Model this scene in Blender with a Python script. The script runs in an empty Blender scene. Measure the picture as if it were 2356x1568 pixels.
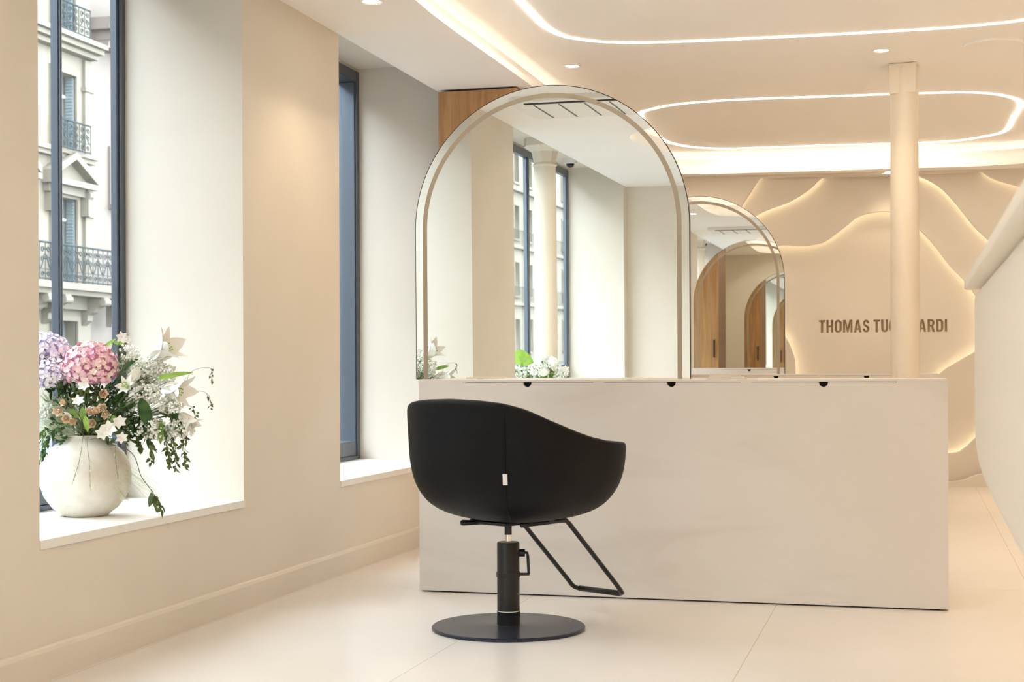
import bpy, math, random
from mathutils import Vector, Matrix
random.seed(7)
PI = math.pi
sc = bpy.context.scene
col = sc.collection

# ------------------------------------------------------------------ camera
F = 3400.0                       # focal length in pixels of the 2356-wide frame
CX, CY, ROLL = 1178.0, 848.0, 0.004
TH = math.radians(15.2)
S_, C_ = math.sin(TH), math.cos(TH)
CAMZ = 0.90
FWD = Vector((-S_, C_, 0)); RGT = Vector((C_, S_, 0)); UPV = Vector((0, 0, 1))
cam_d = bpy.data.cameras.new('camera'); cam = bpy.data.objects.new('camera', cam_d); col.objects.link(cam)
rc = (RGT - ROLL * UPV).normalized(); uc = (UPV + ROLL * RGT).normalized()
m = Matrix.Identity(4)
for i in range(3):
    m[i][0] = rc[i]; m[i][1] = uc[i]; m[i][2] = -FWD[i]
m[2][3] = CAMZ
cam.matrix_world = m
cam_d.sensor_width = 36; cam_d.lens = F / 2356 * 36
cam_d.shift_y = (CY - 784) / 2356
cam_d.clip_start = 0.05; cam_d.clip_end = 500
cam_d.dof.use_dof = True; cam_d.dof.focus_distance = 6.2; cam_d.dof.aperture_fstop = 7.0
sc.camera = cam

# ------------------------------------------------------------------ world and exposure
w = bpy.data.worlds.new('sky'); sc.world = w; w.use_nodes = True
bg = w.node_tree.nodes['Background']
bg.inputs[0].default_value = (0.835, 0.925, 1.0, 1); bg.inputs[1].default_value = 9.8
sc.view_settings.view_transform = 'Standard'; sc.view_settings.look = 'None'
sc.view_settings.gamma = 1; sc.view_settings.use_curve_mapping = False
sc.view_settings.exposure = 0.43
sc.cycles.use_denoising = True
sc.cycles.max_bounces = 14; sc.cycles.diffuse_bounces = 7; sc.cycles.glossy_bounces = 12
sc.cycles.transparent_max_bounces = 24; sc.cycles.transmission_bounces = 8
sc.cycles.sample_clamp_indirect = 8; sc.cycles.caustics_reflective = True; sc.cycles.blur_glossy = 0.5
WARM = (1.0, 0.84, 0.66)
COVE, LOOP, SPOT = 2.1, 27.0, 11.0

# window light portals (they emit nothing, they only guide the sampling of the sky)
def portal(y0, y1):
    l = bpy.data.lights.new('window_portal', 'AREA'); l.shape = 'RECTANGLE'
    l.size = y1 - y0; l.size_y = 2.15; l.cycles.is_portal = True
    o = bpy.data.objects.new('window_portal', l); col.objects.link(o)
    o.location = (-3.03, (y0 + y1) / 2, 1.48)
    o.rotation_euler = (PI / 2, 0, -PI / 2 + PI)      # faces +x
    o.rotation_euler = Vector((-1, 0, 0)).to_track_quat('Z', 'Y').to_euler()
for a, b in ((-0.85, 2.836), (3.765, 5.115), (6.087, 7.615)):
    portal(a, b)

# ------------------------------------------------------------------ pixel -> place
def ray(px, py):
    a = (px - CX) / F; b = (CY - py) / F
    return FWD + (a + ROLL * b) * RGT + (b - ROLL * a) * UPV
CAM = Vector((0, 0, CAMZ))
def at_x(px, py, X): d = ray(px, py); return CAM + d * (X / d.x)
def at_y(px, py, Y): d = ray(px, py); return CAM + d * (Y / d.y)
def at_z(px, py, Z): d = ray(px, py); return CAM + d * ((Z - CAMZ) / d.z)
def at_d(px, py, D): return CAM + ray(px, py) * D

# ------------------------------------------------------------------ mesh helpers
class MB:
    def __init__(s): s.v = []; s.f = []
    def add(s, vs, fs):
        n = len(s.v); s.v += [tuple(v) for v in vs]; s.f += [tuple(i + n for i in f) for f in fs]; return s
    def box(s, x0, x1, y0, y1, z0, z1):
        return s.add([(x0,y0,z0),(x1,y0,z0),(x1,y1,z0),(x0,y1,z0),(x0,y0,z1),(x1,y0,z1),(x1,y1,z1),(x0,y1,z1)],
                     [(0,3,2,1),(4,5,6,7),(0,1,5,4),(1,2,6,5),(2,3,7,6),(3,0,4,7)])
    def tube(s, pts, r, n=8, cap=True, closed=False):
        pts = [Vector(p) for p in pts]; k = len(pts)
        rs = r if isinstance(r, (list, tuple)) else [r] * k
        rings = []; ref = None
        for i, p in enumerate(pts):
            if closed: t = pts[(i + 1) % k] - pts[i - 1]
            else: t = pts[min(i + 1, k - 1)] - pts[max(i - 1, 0)]
            t = t.normalized() if t.length > 1e-9 else Vector((0, 0, 1))
            if ref is None:
                ref = t.orthogonal().normalized()
            ref = (ref - t * ref.dot(t))
            ref = ref.normalized() if ref.length > 1e-6 else t.orthogonal().normalized()
            q = t.cross(ref)
            rings.append([p + (ref * math.cos(2*PI*j/n) + q * math.sin(2*PI*j/n)) * rs[i] for j in range(n)])
        vs = [v for rg in rings for v in rg]; fs = []
        for i in range(k if closed else k - 1):
            a = i * n; b = ((i + 1) % k) * n
            for j in range(n): fs.append((a + j, a + (j+1) % n, b + (j+1) % n, b + j))
        if cap and not closed:
            fs.append(tuple(range(n - 1, -1, -1))); fs.append(tuple((k-1)*n + j for j in range(n)))
        return s.add(vs, fs)
    def lathe(s, prof, c=(0,0,0), n=48, capb=True, capt=True):
        vs = []; fs = []
        for r, z in prof:
            for j in range(n): vs.append((c[0] + r*math.cos(2*PI*j/n), c[1] + r*math.sin(2*PI*j/n), c[2] + z))
        for i in range(len(prof) - 1):
            for j in range(n): fs.append((i*n + j, i*n + (j+1) % n, (i+1)*n + (j+1) % n, (i+1)*n + j))
        if capb: fs.append(tuple(range(n - 1, -1, -1)))
        if capt: fs.append(tuple((len(prof)-1)*n + j for j in range(n)))
        return s.add(vs, fs)
    def ring(s, inner, outer, z0, z1):            # closed band between two equally long outlines
        n = len(inner)
        vs = [(p[0],p[1],z0) for p in inner] + [(p[0],p[1],z0) for p in outer] + [(p[0],p[1],z1) for p in inner] + [(p[0],p[1],z1) for p in outer]
        fs = []
        for i in range(n):
            j = (i + 1) % n
            fs += [(i, j, n+j, n+i), (2*n+i, 3*n+i, 3*n+j, 2*n+j), (i, 2*n+i, 2*n+j, j), (n+i, n+j, 3*n+j, 3*n+i)]
        return s.add(vs, fs)
    def prism(s, poly, z0, z1):                    # convex-ish polygon in xy
        n = len(poly)
        return s.add([(p[0],p[1],z0) for p in poly] + [(p[0],p[1],z1) for p in poly],
                     [tuple(range(n-1,-1,-1)), tuple(range(n, 2*n))] + [(i,(i+1)%n,n+(i+1)%n,n+i) for i in range(n)])
    def ball(s, c, r, n=8, k=5, sq=(1,1,1)):
        vs = [(c[0], c[1], c[2] - r*sq[2])]; fs = []
        for i in range(1, k):
            a = -PI/2 + PI*i/k
            for j in range(n):
                vs.append((c[0]+r*sq[0]*math.cos(a)*math.cos(2*PI*j/n), c[1]+r*sq[1]*math.cos(a)*math.sin(2*PI*j/n), c[2]+r*sq[2]*math.sin(a)))
        vs.append((c[0], c[1], c[2] + r*sq[2])); L = len(vs) - 1
        for j in range(n):
            fs.append((0, 1 + (j+1) % n, 1 + j)); fs.append((L, L - n + j, L - n + (j+1) % n))
        for i in range(k - 2):
            for j in range(n):
                a = 1 + i*n; fs.append((a+j, a+(j+1)%n, a+n+(j+1)%n, a+n+j))
        return s.add(vs, fs)
    def build(s, name, mat, parent=None, smooth=False, mp=None, loc=None, bevel=0, seg=2, subd=0, angle=None):
        me = bpy.data.meshes.new(name)
        vs = s.v if mp is None else [mp(v) for v in s.v]
        if loc is not None: vs = [(v[0]-loc[0], v[1]-loc[1], v[2]-loc[2]) for v in vs]
        me.from_pydata([tuple(v) for v in vs], [], s.f); me.update()
        me.materials.append(mat)
        if smooth: me.polygons.foreach_set('use_smooth', [True]*len(me.polygons))
        o = bpy.data.objects.new(name, me); col.objects.link(o)
        if loc is not None: o.location = loc
        if parent is not None: o.parent = parent
        if bevel:
            b = o.modifiers.new('bevel', 'BEVEL'); b.width = bevel; b.segments = seg; b.limit_method = 'ANGLE'
            if smooth or seg > 1:
                me.polygons.foreach_set('use_smooth', [True]*len(me.polygons))
                try: b.harden_normals = True
                except Exception: pass
        if subd:
            d = o.modifiers.new('subd', 'SUBSURF'); d.levels = subd; d.render_levels = subd
        if angle: me.set_sharp_from_angle(angle=angle)
        return o

def holed(name, outer, holes, thick, mat, mp, parent=None, extra=None, bevel=0):
    """flat panel (2D outline with holes), thickness along local z, mapped by mp"""
    cu = bpy.data.curves.new(name, 'CURVE'); cu.dimensions = '2D'; cu.fill_mode = 'BOTH'; cu.extrude = thick / 2
    cu.bevel_depth = bevel; cu.bevel_resolution = 1
    for poly in [outer] + list(holes):
        sp = cu.splines.new('POLY'); sp.points.add(len(poly) - 1); sp.use_cyclic_u = True
        for p, q in zip(sp.points, poly): p.co = (q[0], q[1], 0, 1)
    if extra: extra(cu)
    t = bpy.data.objects.new(name + '_tmp', cu); col.objects.link(t)
    me = bpy.data.meshes.new_from_object(t)
    bpy.data.objects.remove(t); 
    for v in me.vertices: v.co = mp(v.co)
    me.name = name; me.materials.clear(); me.materials.append(mat)
    me.update()
    o = bpy.data.objects.new(name, me); col.objects.link(o)
    if parent is not None: o.parent = parent
    return o

def empty(name, loc=(0,0,0), rz=0.0):
    o = bpy.data.objects.new(name, None); col.objects.link(o); o.location = loc; o.rotation_euler = (0,0,rz)
    o.empty_display_size = .1
    return o
def tag(o, label, cat, group=None):
    o['label'] = label; o['category'] = cat
    if group: o['group'] = group
    return o
def struct(o): o['kind'] = 'structure'; return o
def smooth_closed(pts, k=8):                       # Catmull-Rom through closed points
    out = []; n = len(pts)
    for i in range(n):
        p0, p1, p2, p3 = [Vector(pts[(i+j) % n]) for j in (-1, 0, 1, 2)]
        for q in range(k):
            t = q / k
            out.append(0.5*((2*p1) + (-p0+p2)*t + (2*p0-5*p1+4*p2-p3)*t*t + (-p0+3*p1-3*p2+p3)*t**3))
    return out
def smooth_open(pts, k=6):
    P = [Vector(p) for p in pts]; P = [P[0]*2-P[1]] + P + [P[-1]*2-P[-2]]; out = []
    for i in range(1, len(P)-2):
        p0,p1,p2,p3 = P[i-1],P[i],P[i+1],P[i+2]
        for q in range(k):
            t = q/k; out.append(0.5*((2*p1)+(-p0+p2)*t+(2*p0-5*p1+4*p2-p3)*t*t+(-p0+3*p1-3*p2+p3)*t**3))
    out.append(P[-2]); return out
def rrect(x0, x1, y0, y1, r, n=12):
    out = []
    for cx, cy, a0 in ((x1-r,y1-r,0),(x0+r,y1-r,90),(x0+r,y0+r,180),(x1-r,y0+r,270)):
        for i in range(n+1):
            a = math.radians(a0 + 90*i/n); out.append((cx+r*math.cos(a), cy+r*math.sin(a)))
    return out
def offset(poly, d):                               # outward for a counter-clockwise outline
    out = []; n = len(poly)
    for i in range(n):
        a = Vector(poly[i-1][:2]); b = Vector(poly[i][:2]); c = Vector(poly[(i+1) % n][:2])
        e1 = (b-a); e2 = (c-b)
        if e1.length < 1e-7: e1 = e2
        if e2.length < 1e-7: e2 = e1
        n1 = Vector((e1.y, -e1.x)).normalized(); n2 = Vector((e2.y, -e2.x)).normalized()
        nn = (n1+n2).normalized(); k = d / max(0.5, nn.dot(n1))
        out.append((b.x + nn.x*k, b.y + nn.y*k))
    return out
def ccw(p):
    a = sum(p[i][0]*p[(i+1)%len(p)][1]-p[(i+1)%len(p)][0]*p[i][1] for i in range(len(p)))
    return p if a > 0 else list(reversed(p))

# ------------------------------------------------------------------ materials
def mat(name, base, rough=0.6, metal=0.0, spec=0.5, emit=None, es=0.0, **kw):
    mt = bpy.data.materials.new(name); mt.use_nodes = True
    b = mt.node_tree.nodes['Principled BSDF']
    b.inputs['Base Color'].default_value = (*base, 1); b.inputs['Roughness'].default_value = rough
    b.inputs['Metallic'].default_value = metal; b.inputs['Specular IOR Level'].default_value = spec
    if emit: b.inputs['Emission Color'].default_value = (*emit, 1); b.inputs['Emission Strength'].default_value = es
    for k, v in kw.items(): b.inputs[k].default_value = v
    return mt
def vary(mt, c1, c2, scale=3.0, detail=4.0, stretch=(1,1,1), bump=0.0, coord='Object', lo=.35, hi=.65, dist=0.0):
    nt = mt.node_tree; N = nt.nodes; L = nt.links; b = N['Principled BSDF']
    tc = N.new('ShaderNodeTexCoord'); mp_ = N.new('ShaderNodeMapping'); mp_.inputs['Scale'].default_value = stretch
    nz = N.new('ShaderNodeTexNoise'); nz.inputs['Scale'].default_value = scale; nz.inputs['Detail'].default_value = detail
    nz.inputs['Distortion'].default_value = dist
    rp = N.new('ShaderNodeValToRGB')
    rp.color_ramp.elements[0].position = lo; rp.color_ramp.elements[1].position = hi
    rp.color_ramp.elements[0].color = (*c1, 1); rp.color_ramp.elements[1].color = (*c2, 1)
    L.new(tc.outputs[coord], mp_.inputs[0]); L.new(mp_.outputs[0], nz.inputs['Vector'])
    L.new(nz.outputs['Fac'], rp.inputs[0]); L.new(rp.outputs[0], b.inputs['Base Color'])
    if bump:
        bp = N.new('ShaderNodeBump'); bp.inputs['Strength'].default_value = bump; bp.inputs['Distance'].default_value = 0.01
        L.new(nz.outputs['Fac'], bp.inputs['Height']); L.new(bp.outputs[0], b.inputs['Normal'])
    return mt

M = {}
M['plaster'] = vary(mat('limewash_plaster', (.80,.74,.66), .75, spec=.25), (.71,.655,.575), (.745,.69,.615), 1.6, 5, bump=.05)
M['relief'] = vary(mat('relief_plaster', (.80,.74,.66), .75, spec=.25), (.745,.695,.625), (.775,.725,.66), 1.6, 5, bump=.05)
M['ceiling'] = vary(mat('ceiling_plaster', (.82,.77,.71), .8, spec=.2), (.90,.885,.865), (.92,.905,.89), 1.2, 4)
M['white'] = mat('white_paint', (.84,.82,.78), .55)
M['sill'] = mat('sill_stone', (.84,.82,.78), .35)
M['marble'] = vary(mat('pale_marble', (.82,.77,.71), .32), (.70,.655,.62), (.76,.725,.695), 1.1, 6, (1,1,4.5), dist=1.2, lo=.30, hi=.48)
M['desk'] = mat('cream_lacquer', (.86,.79,.69), .5)
M['top'] = mat('worktop', (.84,.78,.71), .35)
M['wood'] = vary(mat('oak_veneer', (.5,.3,.14), .42), (.34,.17,.065), (.56,.33,.15), 5, 8, (5,5,.35), dist=1.0, lo=.3, hi=.7)
M['darkwood'] = mat('dark_wood_edge', (.16,.075,.035), .5)
M['mirror'] = mat('mirror_silver', (.93,.95,.925), 0.0, 1.0)
M['frost'] = mat('frosted_band', (.40,.35,.28), .42, .35)
M['rim'] = mat('mirror_edge', (.03,.022,.02), .3)
M['blackfab'] = vary(mat('black_leatherette', (.005,.005,.006), .55, spec=.16), (.0035,.0035,.0042), (.006,.006,.007), 220, 2, bump=.08)
M['blackmet'] = mat('black_powder_metal', (.007,.007,.009), .38)
M['base'] = mat('black_satin_plate', (.035,.04,.06), .28, .6)
M['chrome'] = mat('chrome', (.8,.78,.74), .12, 1.0)
M['frame'] = mat('anodised_frame', (.105,.122,.152), .33, .5)
M['black'] = mat('black_void', (.012,.008,.006), .8)
M['tagm'] = mat('white_tag', (.8,.78,.8), .6)
M['led'] = mat('led_line', (1,1,1), .5, emit=(1,.87,.70), es=LOOP)
M['led_fill'] = mat('added_fill_led', (1,1,1), .5, emit=(1,.87,.70), es=70)
M['cove'] = mat('cove_led', (1,1,1), .5, emit=WARM, es=COVE*.45)
M['cove2'] = mat('cove_led_upper', (1,1,1), .5, emit=WARM, es=COVE*2.0)
M['wallled'] = mat('wall_led', (1,1,1), .5, emit=(1,.84,.56), es=4.6)
M['lamp'] = mat('lamp_disc', (1,1,1), .5, emit=(1,.95,.85), es=12)
M['vase'] = vary(mat('rough_white_vase', (.74,.71,.64), .85, spec=.2), (.62,.58,.50), (.80,.77,.71), 9, 8, bump=.5)
M['camwhite'] = mat('white_plastic', (.9,.89,.87), .5)
M['blackgloss'] = mat('black_dome', (.01,.01,.012), .08)
M['stone'] = vary(mat('facade_stone', (.19,.172,.145), .85), (.140,.120,.092), (.168,.145,.112), .6, 5)
M['stone2'] = vary(mat('facade_pink_stone', (.20,.172,.155), .85), (.135,.110,.094), (.150,.123,.106), .5, 4)
M['shutter'] = mat('grey_shutter', (.13,.16,.17), .7)
M['iron'] = mat('wrought_iron', (.020,.028,.034), .8, spec=.2)
M['street'] = mat('asphalt', (.055,.055,.055), .9)
M['darkglass'] = mat('dark_window_pane', (.12,.13,.13), .25)
M['roof'] = mat('zinc_roof', (.20,.22,.25), .5)
M['gap'] = mat('shadow_gap', (.03,.012,.01), .7)
M['recess'] = mat('lettering_recess', (.52,.39,.25), .8)
M['towel'] = mat('white_towel', (.82,.79,.74), .95)

# floor: pale large tiles with thin joints
ft = mat('floor_tile', (.8,.7,.6), .28, spec=.5); nt = ft.node_tree; N = nt.nodes; L = nt.links
tc = N.new('ShaderNodeTexCoord'); sx = N.new('ShaderNodeSeparateXYZ'); L.new(tc.outputs['Object'], sx.inputs[0])
def joint(out, off, per, wd):
    a = N.new('ShaderNodeMath'); a.operation = 'SUBTRACT'; a.inputs[1].default_value = off - per*20 - per/2; L.new(out, a.inputs[0])
    b = N.new('ShaderNodeMath'); b.operation = 'MODULO'; b.inputs[1].default_value = per; L.new(a.outputs[0], b.inputs[0])
    c = N.new('ShaderNodeMath'); c.operation = 'SUBTRACT'; c.inputs[1].default_value = per/2; L.new(b.outputs[0], c.inputs[0])
    d = N.new('ShaderNodeMath'); d.operation = 'ABSOLUTE'; L.new(c.outputs[0], d.inputs[0])
    e = N.new('ShaderNodeMath'); e.operation = 'LESS_THAN'; e.inputs[1].default_value = wd; L.new(d.outputs[0], e.inputs[0]); return e
j1 = joint(sx.outputs[0], -.505, .955, .0013); j2 = joint(sx.outputs[1], 6.28, 2.85, .0013)
mx = N.new('ShaderNodeMath'); mx.operation = 'MAXIMUM'; L.new(j1.outputs[0], mx.inputs[0]); L.new(j2.outputs[0], mx.inputs[1])
nz = N.new('ShaderNodeTexNoise'); nz.inputs['Scale'].default_value = 1.3; nz.inputs['Detail'].default_value = 5; L.new(tc.outputs['Object'], nz.inputs['Vector'])
rp = N.new('ShaderNodeValToRGB'); rp.color_ramp.elements[0].color = (.735,.695,.655,1); rp.color_ramp.elements[1].color = (.775,.735,.70,1)
rp.color_ramp.elements[0].position = .35; rp.color_ramp.elements[1].position = .65; L.new(nz.outputs['Fac'], rp.inputs[0])
mc = N.new('ShaderNodeMix'); mc.data_type = 'RGBA'; L.new(mx.outputs[0], mc.inputs[0]); L.new(rp.outputs[0], mc.inputs[6]); mc.inputs[7].default_value = (.46,.38,.30,1)
L.new(mc.outputs[2], N['Principled BSDF'].inputs['Base Color']); M['floor'] = ft

# window glass: clear thin pane
gm = bpy.data.materials.new('window_glass'); gm.use_nodes = True; nt = gm.node_tree; nt.nodes.clear()
o_ = nt.nodes.new('ShaderNodeOutputMaterial'); tr = nt.nodes.new('ShaderNodeBsdfTransparent'); gl = nt.nodes.new('ShaderNodeBsdfGlossy')
gl.inputs['Roughness'].default_value = 0.0; tr.inputs[0].default_value = (.96,.98,.975,1)
lw = nt.nodes.new('ShaderNodeLayerWeight'); lw.inputs[0].default_value = .5
pw = nt.nodes.new('ShaderNodeMath'); pw.operation = 'POWER'; pw.inputs[1].default_value = 4; nt.links.new(lw.outputs['Facing'], pw.inputs[0])
fr = nt.nodes.new('ShaderNodeMath'); fr.operation = 'MULTIPLY_ADD'; fr.inputs[1].default_value = .5; fr.inputs[2].default_value = .02; nt.links.new(pw.outputs[0], fr.inputs[0]); ms = nt.nodes.new('ShaderNodeMixShader')
nt.links.new(fr.outputs[0], ms.inputs[0]); nt.links.new(tr.outputs[0], ms.inputs[1]); nt.links.new(gl.outputs[0], ms.inputs[2]); nt.links.new(ms.outputs[0], o_.inputs[0])
M['glass'] = gm

# ------------------------------------------------------------------ room shell
XW, XG, XR = -2.44, -2.93, 3.2
ZS, ZC, ZR = 2.377, 2.55, 2.548            # soffit, raised ceiling, window recess head
Y0 = -1.0
def wally(x): return 11.62 + .10*(x + 1.6)
REC = [(-0.85, 2.836), (3.765, 5.115), (6.087, 7.615)]

struct(MB().box(-3.1, XR+.1, Y0-.1, 12.6, -.12, 0).build('floor', M['floor']))
wb = MB()
wb.box(-2.974, XW, Y0-.1, 12.6, 0, .382)
ys = [Y0-.1] + [v for r in REC for v in r] + [12.6]
for i in range(0, len(ys), 2): wb.box(-2.974, XW, ys[i], ys[i+1], .382, 2.72)
for a, b in REC: wb.box(-2.974, XW, a, b, ZR, 2.72)
struct(wb.build('wall_left', M['plaster']))
struct(MB().box(XR, XR+.1, Y0-.1, 12.6, 0, 2.72).build('wall_right', M['plaster']))
struct(MB().box(XW, XR, Y0-.1, Y0, 0, 2.72).build('wall_rear', M['plaster']))
struct(MB().box(-3.05, XR+.1, Y0-.1, 12.6, ZC+.002, 2.74).build('ceiling', M['ceiling']))
for i, (a, b) in enumerate(REC):
    o = MB().box(-2.985, XW+.006, a+.001, b-.001, .382, .41).build('trim_%d' % (i+1), M['sill'], bevel=.002); struct(o)
bb = MB()
prof = [(XW, 0), (XW+.014, 0), (XW+.014, .086), (XW+.010, .096), (XW+.004, .101), (XW, .101)]
for (a, b) in ((Y0, 11.5),):
    n = len(prof)
    bb.add([(x, a, z) for x, z in prof] + [(x, b, z) for x, z in prof],
           [tuple(range(n)), tuple(range(2*n-1, n-1, -1))] + [(i, n+i, n+(i+1)%n, (i+1)%n) for i in range(n)])
struct(bb.build('baseboard_left', M['plaster']))

# ceiling trays: soffit with two rounded openings, double lit steps
trayA = ccw(smooth_closed([(-1.92,5.6),(-1.92,7.5),(-1.92,9.5),(-1.92,10.7),(-1.86,11.05),(-1.62,11.23),(-1.0,11.29),(0,11.36),(.5,11.39),(.85,11.27),(1.0,10.9),(1.0,9.5),(1.0,7.5),(1.0,5.6),(.85,5.15),(.4,5.0),(-1.3,5.0),(-1.75,5.15)], 6))
trayA = [(p[0], p[1]) for p in trayA]
trayB = ccw([(p[0], p[1]) for p in smooth_closed([(-1.84,1.95),(-1.66,2.45),(-1.30,2.65),(-.6,2.7),(.6,2.7),(1.1,2.55),(1.25,2.2),(1.25,.6),(1.1,.1),(.6,-.05),(-.9,-.05),(-1.36,.1),(-1.60,.8)], 6)])
idm = lambda v: v
def zmap(z): return lambda v: Vector((v[0], v[1], v[2] + z))
struct(holed('ceiling_soffit', [(-2.44,Y0),(XR,Y0),(XR,12.4),(-2.44,12.4)], [trayA, trayB], .008, M['ceiling'], zmap(ZS+.004)))
for k, tr_ in enumerate((trayA, trayB)):
    t = empty('trim_%d' % (10+k)); struct(t)
    MB().ring(offset(tr_, -.003), offset(tr_, .008), ZS-.001, ZS+.032).build('lower_lip', M['ceiling'], t)
    MB().ring(offset(tr_, .078), offset(tr_, .088), ZS+.006, ZS+.122).build('riser', M['ceiling'], t)
    MB().ring(offset(tr_, .088), offset(tr_, .175), ZS+.082, ZS+.086).build('upper_ledge', M['ceiling'], t)
    MB().ring(offset(tr_, .165), offset(tr_, .175), ZS+.082, ZC+.002).build('outer_riser', M['ceiling'], t)
    MB().ring(offset(tr_, .030), offset(tr_, .042), ZS+.009, ZS+.012).build('lower_light_strip', M['cove'], t)
    MB().ring(offset(tr_, .115), offset(tr_, .127), ZS+.087, ZS+.089).build('upper_light_strip', M['cove2'], t)

# luminous lines on the raised ceiling
def loop(pts, label, m_='led'):
    P = ccw([(p[0], p[1]) for p in smooth_closed(pts, 8)])
    t = MB().ring(P, offset(P, .024), ZC-.0008, ZC+.001).build('ceiling_light_line', M[m_])
    tag(t, label, 'ceiling light', 'glowing light lines in the raised ceiling')
def zp(px, py): p = at_z(px, py, ZC); return (p.x, p.y)
g2 = [zp(*q) for q in ((1545,328),(1655,341),(1900,334),(2160,326),(2265,313),(2310,300),(2328,270),(2344,240),(2315,223),(2240,214),(2100,216),(1900,223),(1700,230),(1575,239),(1510,250),(1477,264),(1500,296))]
loop(g2, 'closed rounded light line above the column and the relief wall, the farther one')
g1 = [zp(1205,5), zp(1270,68), zp(1340,90), zp(1480,97), zp(1800,84), zp(2100,68), zp(2240,58), zp(2356,44)] + [(.62,7.2),(.68,6.8),(.68,6.0),(.55,5.45),(.1,5.25),(-1.2,5.25),(-1.58,5.35),(-1.69,5.75)]
loop(g1, 'large rounded light line running off the top edge of the view')

loop(rrect(-.85,.95,1.3,2.35,.4), 'added unseen fill light line in the ceiling opening behind the camera', 'led_fill')  # added loop, out of view, gives warm fill from behind the camera

def downlight(px, py, z, label, r=.042, e=SPOT, P=None):
    p = P or at_z(px, py, z); t = empty('downlight', (p.x, p.y, z))
    MB().lathe([(r, -.006), (r*1.18, -.004), (r*1.25, 0), (r*1.25, .003), (r*.9, .003), (r*.82, -.002)], n=32, capb=False, capt=False).build('trim_ring', M['white'], t, True)
    MB().lathe([(r*.84, -.001), (r*.84, .001)], n=32).build('lamp_disc', M['lamp'], t)
    l = bpy.data.lights.new('spot', 'SPOT'); l.energy = e; l.color = (1, .76, .50); l.spot_size = math.radians(100); l.spot_blend = .8; l.shadow_soft_size = .04
    lo = bpy.data.objects.new('spot', l); col.objects.link(lo); lo.parent = t; lo.location = (0, 0, -.02)
    tag(t, label, 'downlight', 'recessed round downlights')
downlight(855, 2, ZS, 'round downlight in the low ceiling beside the window wall, cut by the top edge')
downlight(1316, 151, ZC, 'round downlight between the arched mirror top and the near light line')
downlight(2028, 115, ZC, 'round downlight just in front of the top of the cream column')
p_ = at_z(2046, 398, ZS); downlight(0, 0, ZS, 'tiny downlight close to the relief wall, half behind the column', r=.035, e=5, P=Vector((p_.x, 11.50, ZS)))
for yy, nm in ((2.2,'nearest the reception counter'),(5.0,'beside the front console'),(7.6,'beside the cream column'),(10.2,'nearest the relief wall')):  # added lamps out of frame; their floor bounce brightens the ceiling
    downlight(0, 0, ZS, 'added unseen fill light over the right hand aisle, ' + nm, e=110, P=Vector((1.75, yy, ZS)))
p_ = at_z(2286, 102, ZC)
sp = empty('ceiling_speaker', (p_.x, p_.y, ZC))
MB().lathe([(.140,-.010),(.146,-.009),(.148,.003)], n=48).build('grille', M['camwhite'], sp, False)
MB().ring([(.147*math.cos(a*PI/24), .147*math.sin(a*PI/24)) for a in range(48)], [(.152*math.cos(a*PI/24), .152*math.sin(a*PI/24)) for a in range(48)], -.003, .003).build('rim', M['camwhite'], sp)
tag(sp, 'flat round white speaker disc set in the ceiling near the right edge', 'speaker')

# ------------------------------------------------------------------ windows
def window(n, y0, y1, mulls, z0=.41, z1=2.53, transom=None, dep=.038, fw=.036, lw_=.016, mw=.011):
    t = empty('window_%d' % n, (-2.93, (y0+y1)/2, z0)); struct(t); t0 = t.location
    X1 = -2.932; X0 = X1 - dep
    f = MB()
    f.box(X0, X1, y0, y0+fw, z0, z1); f.box(X0, X1, y1-fw, y1, z0, z1)
    f.box(X0, X1, y0+fw, y1-fw, z1-.06, z1); f.box(X0, X1, y0+fw, y1-fw, z0, z0+.02)
    e2 = fw + lw_; XM = X0 + dep*.3
    f.box(XM-.008, X1-.008, y1-e2, y1-fw, z0+.02, z1-.06); f.box(XM-.008, X1-.008, y0+fw, y0+e2, z0+.02, z1-.06)
    f.build('window_frame', M['frame'], t, loc=t0, bevel=.003).location = (0,0,0)
    def fill(o): o.location = (0,0,0)
    b = MB().box(X0+.006, X1-.006, y0+fw, y1-fw, z0+.02, z0+.10).build('bottom_rail', M['frame'], t, loc=t0, bevel=.003); fill(b)
    for y in mulls:
        mm = MB().box(X0+.004, X1-.004, y-mw, y+mw, z0+.1, z1-.06); mm.box(X0+.012, X1+.004, y-mw*.5, y+mw*.5, z0+.1, z1-.06)
        fill(mm.build('mullion', M['frame'], t, loc=t0, bevel=.003))
    if transom: fill(MB().box(X0, X1, transom[0], transom[1], transom[2]-.02, transom[2]+.02).build('transom', M['frame'], t, loc=t0, bevel=.003))
    edges = [y0+fw+.005] + list(mulls) + [y1-fw-.005]
    for a, b in zip(edges[:-1], edges[1:]):
        fill(MB().box(XM-.002, XM+.002, a, b, z0+.09, z1-.05).build('glass_pane', M['glass'], t, loc=t0))
    mb = MB().box(X0, X1-.01, y0, y1, z1, ZR).build('head_panel', M['plaster'], t, loc=t0); fill(mb)
window(1, -.85, 2.836, [.56, 1.75], transom=(-.8, .56, .80), mw=.035, fw=.05)
window(2, 3.765, 5.115, [4.20, 4.665])
window(3, 6.087, 7.615, [6.50, 6.95], dep=.115, fw=.045, lw_=.012)

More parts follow.
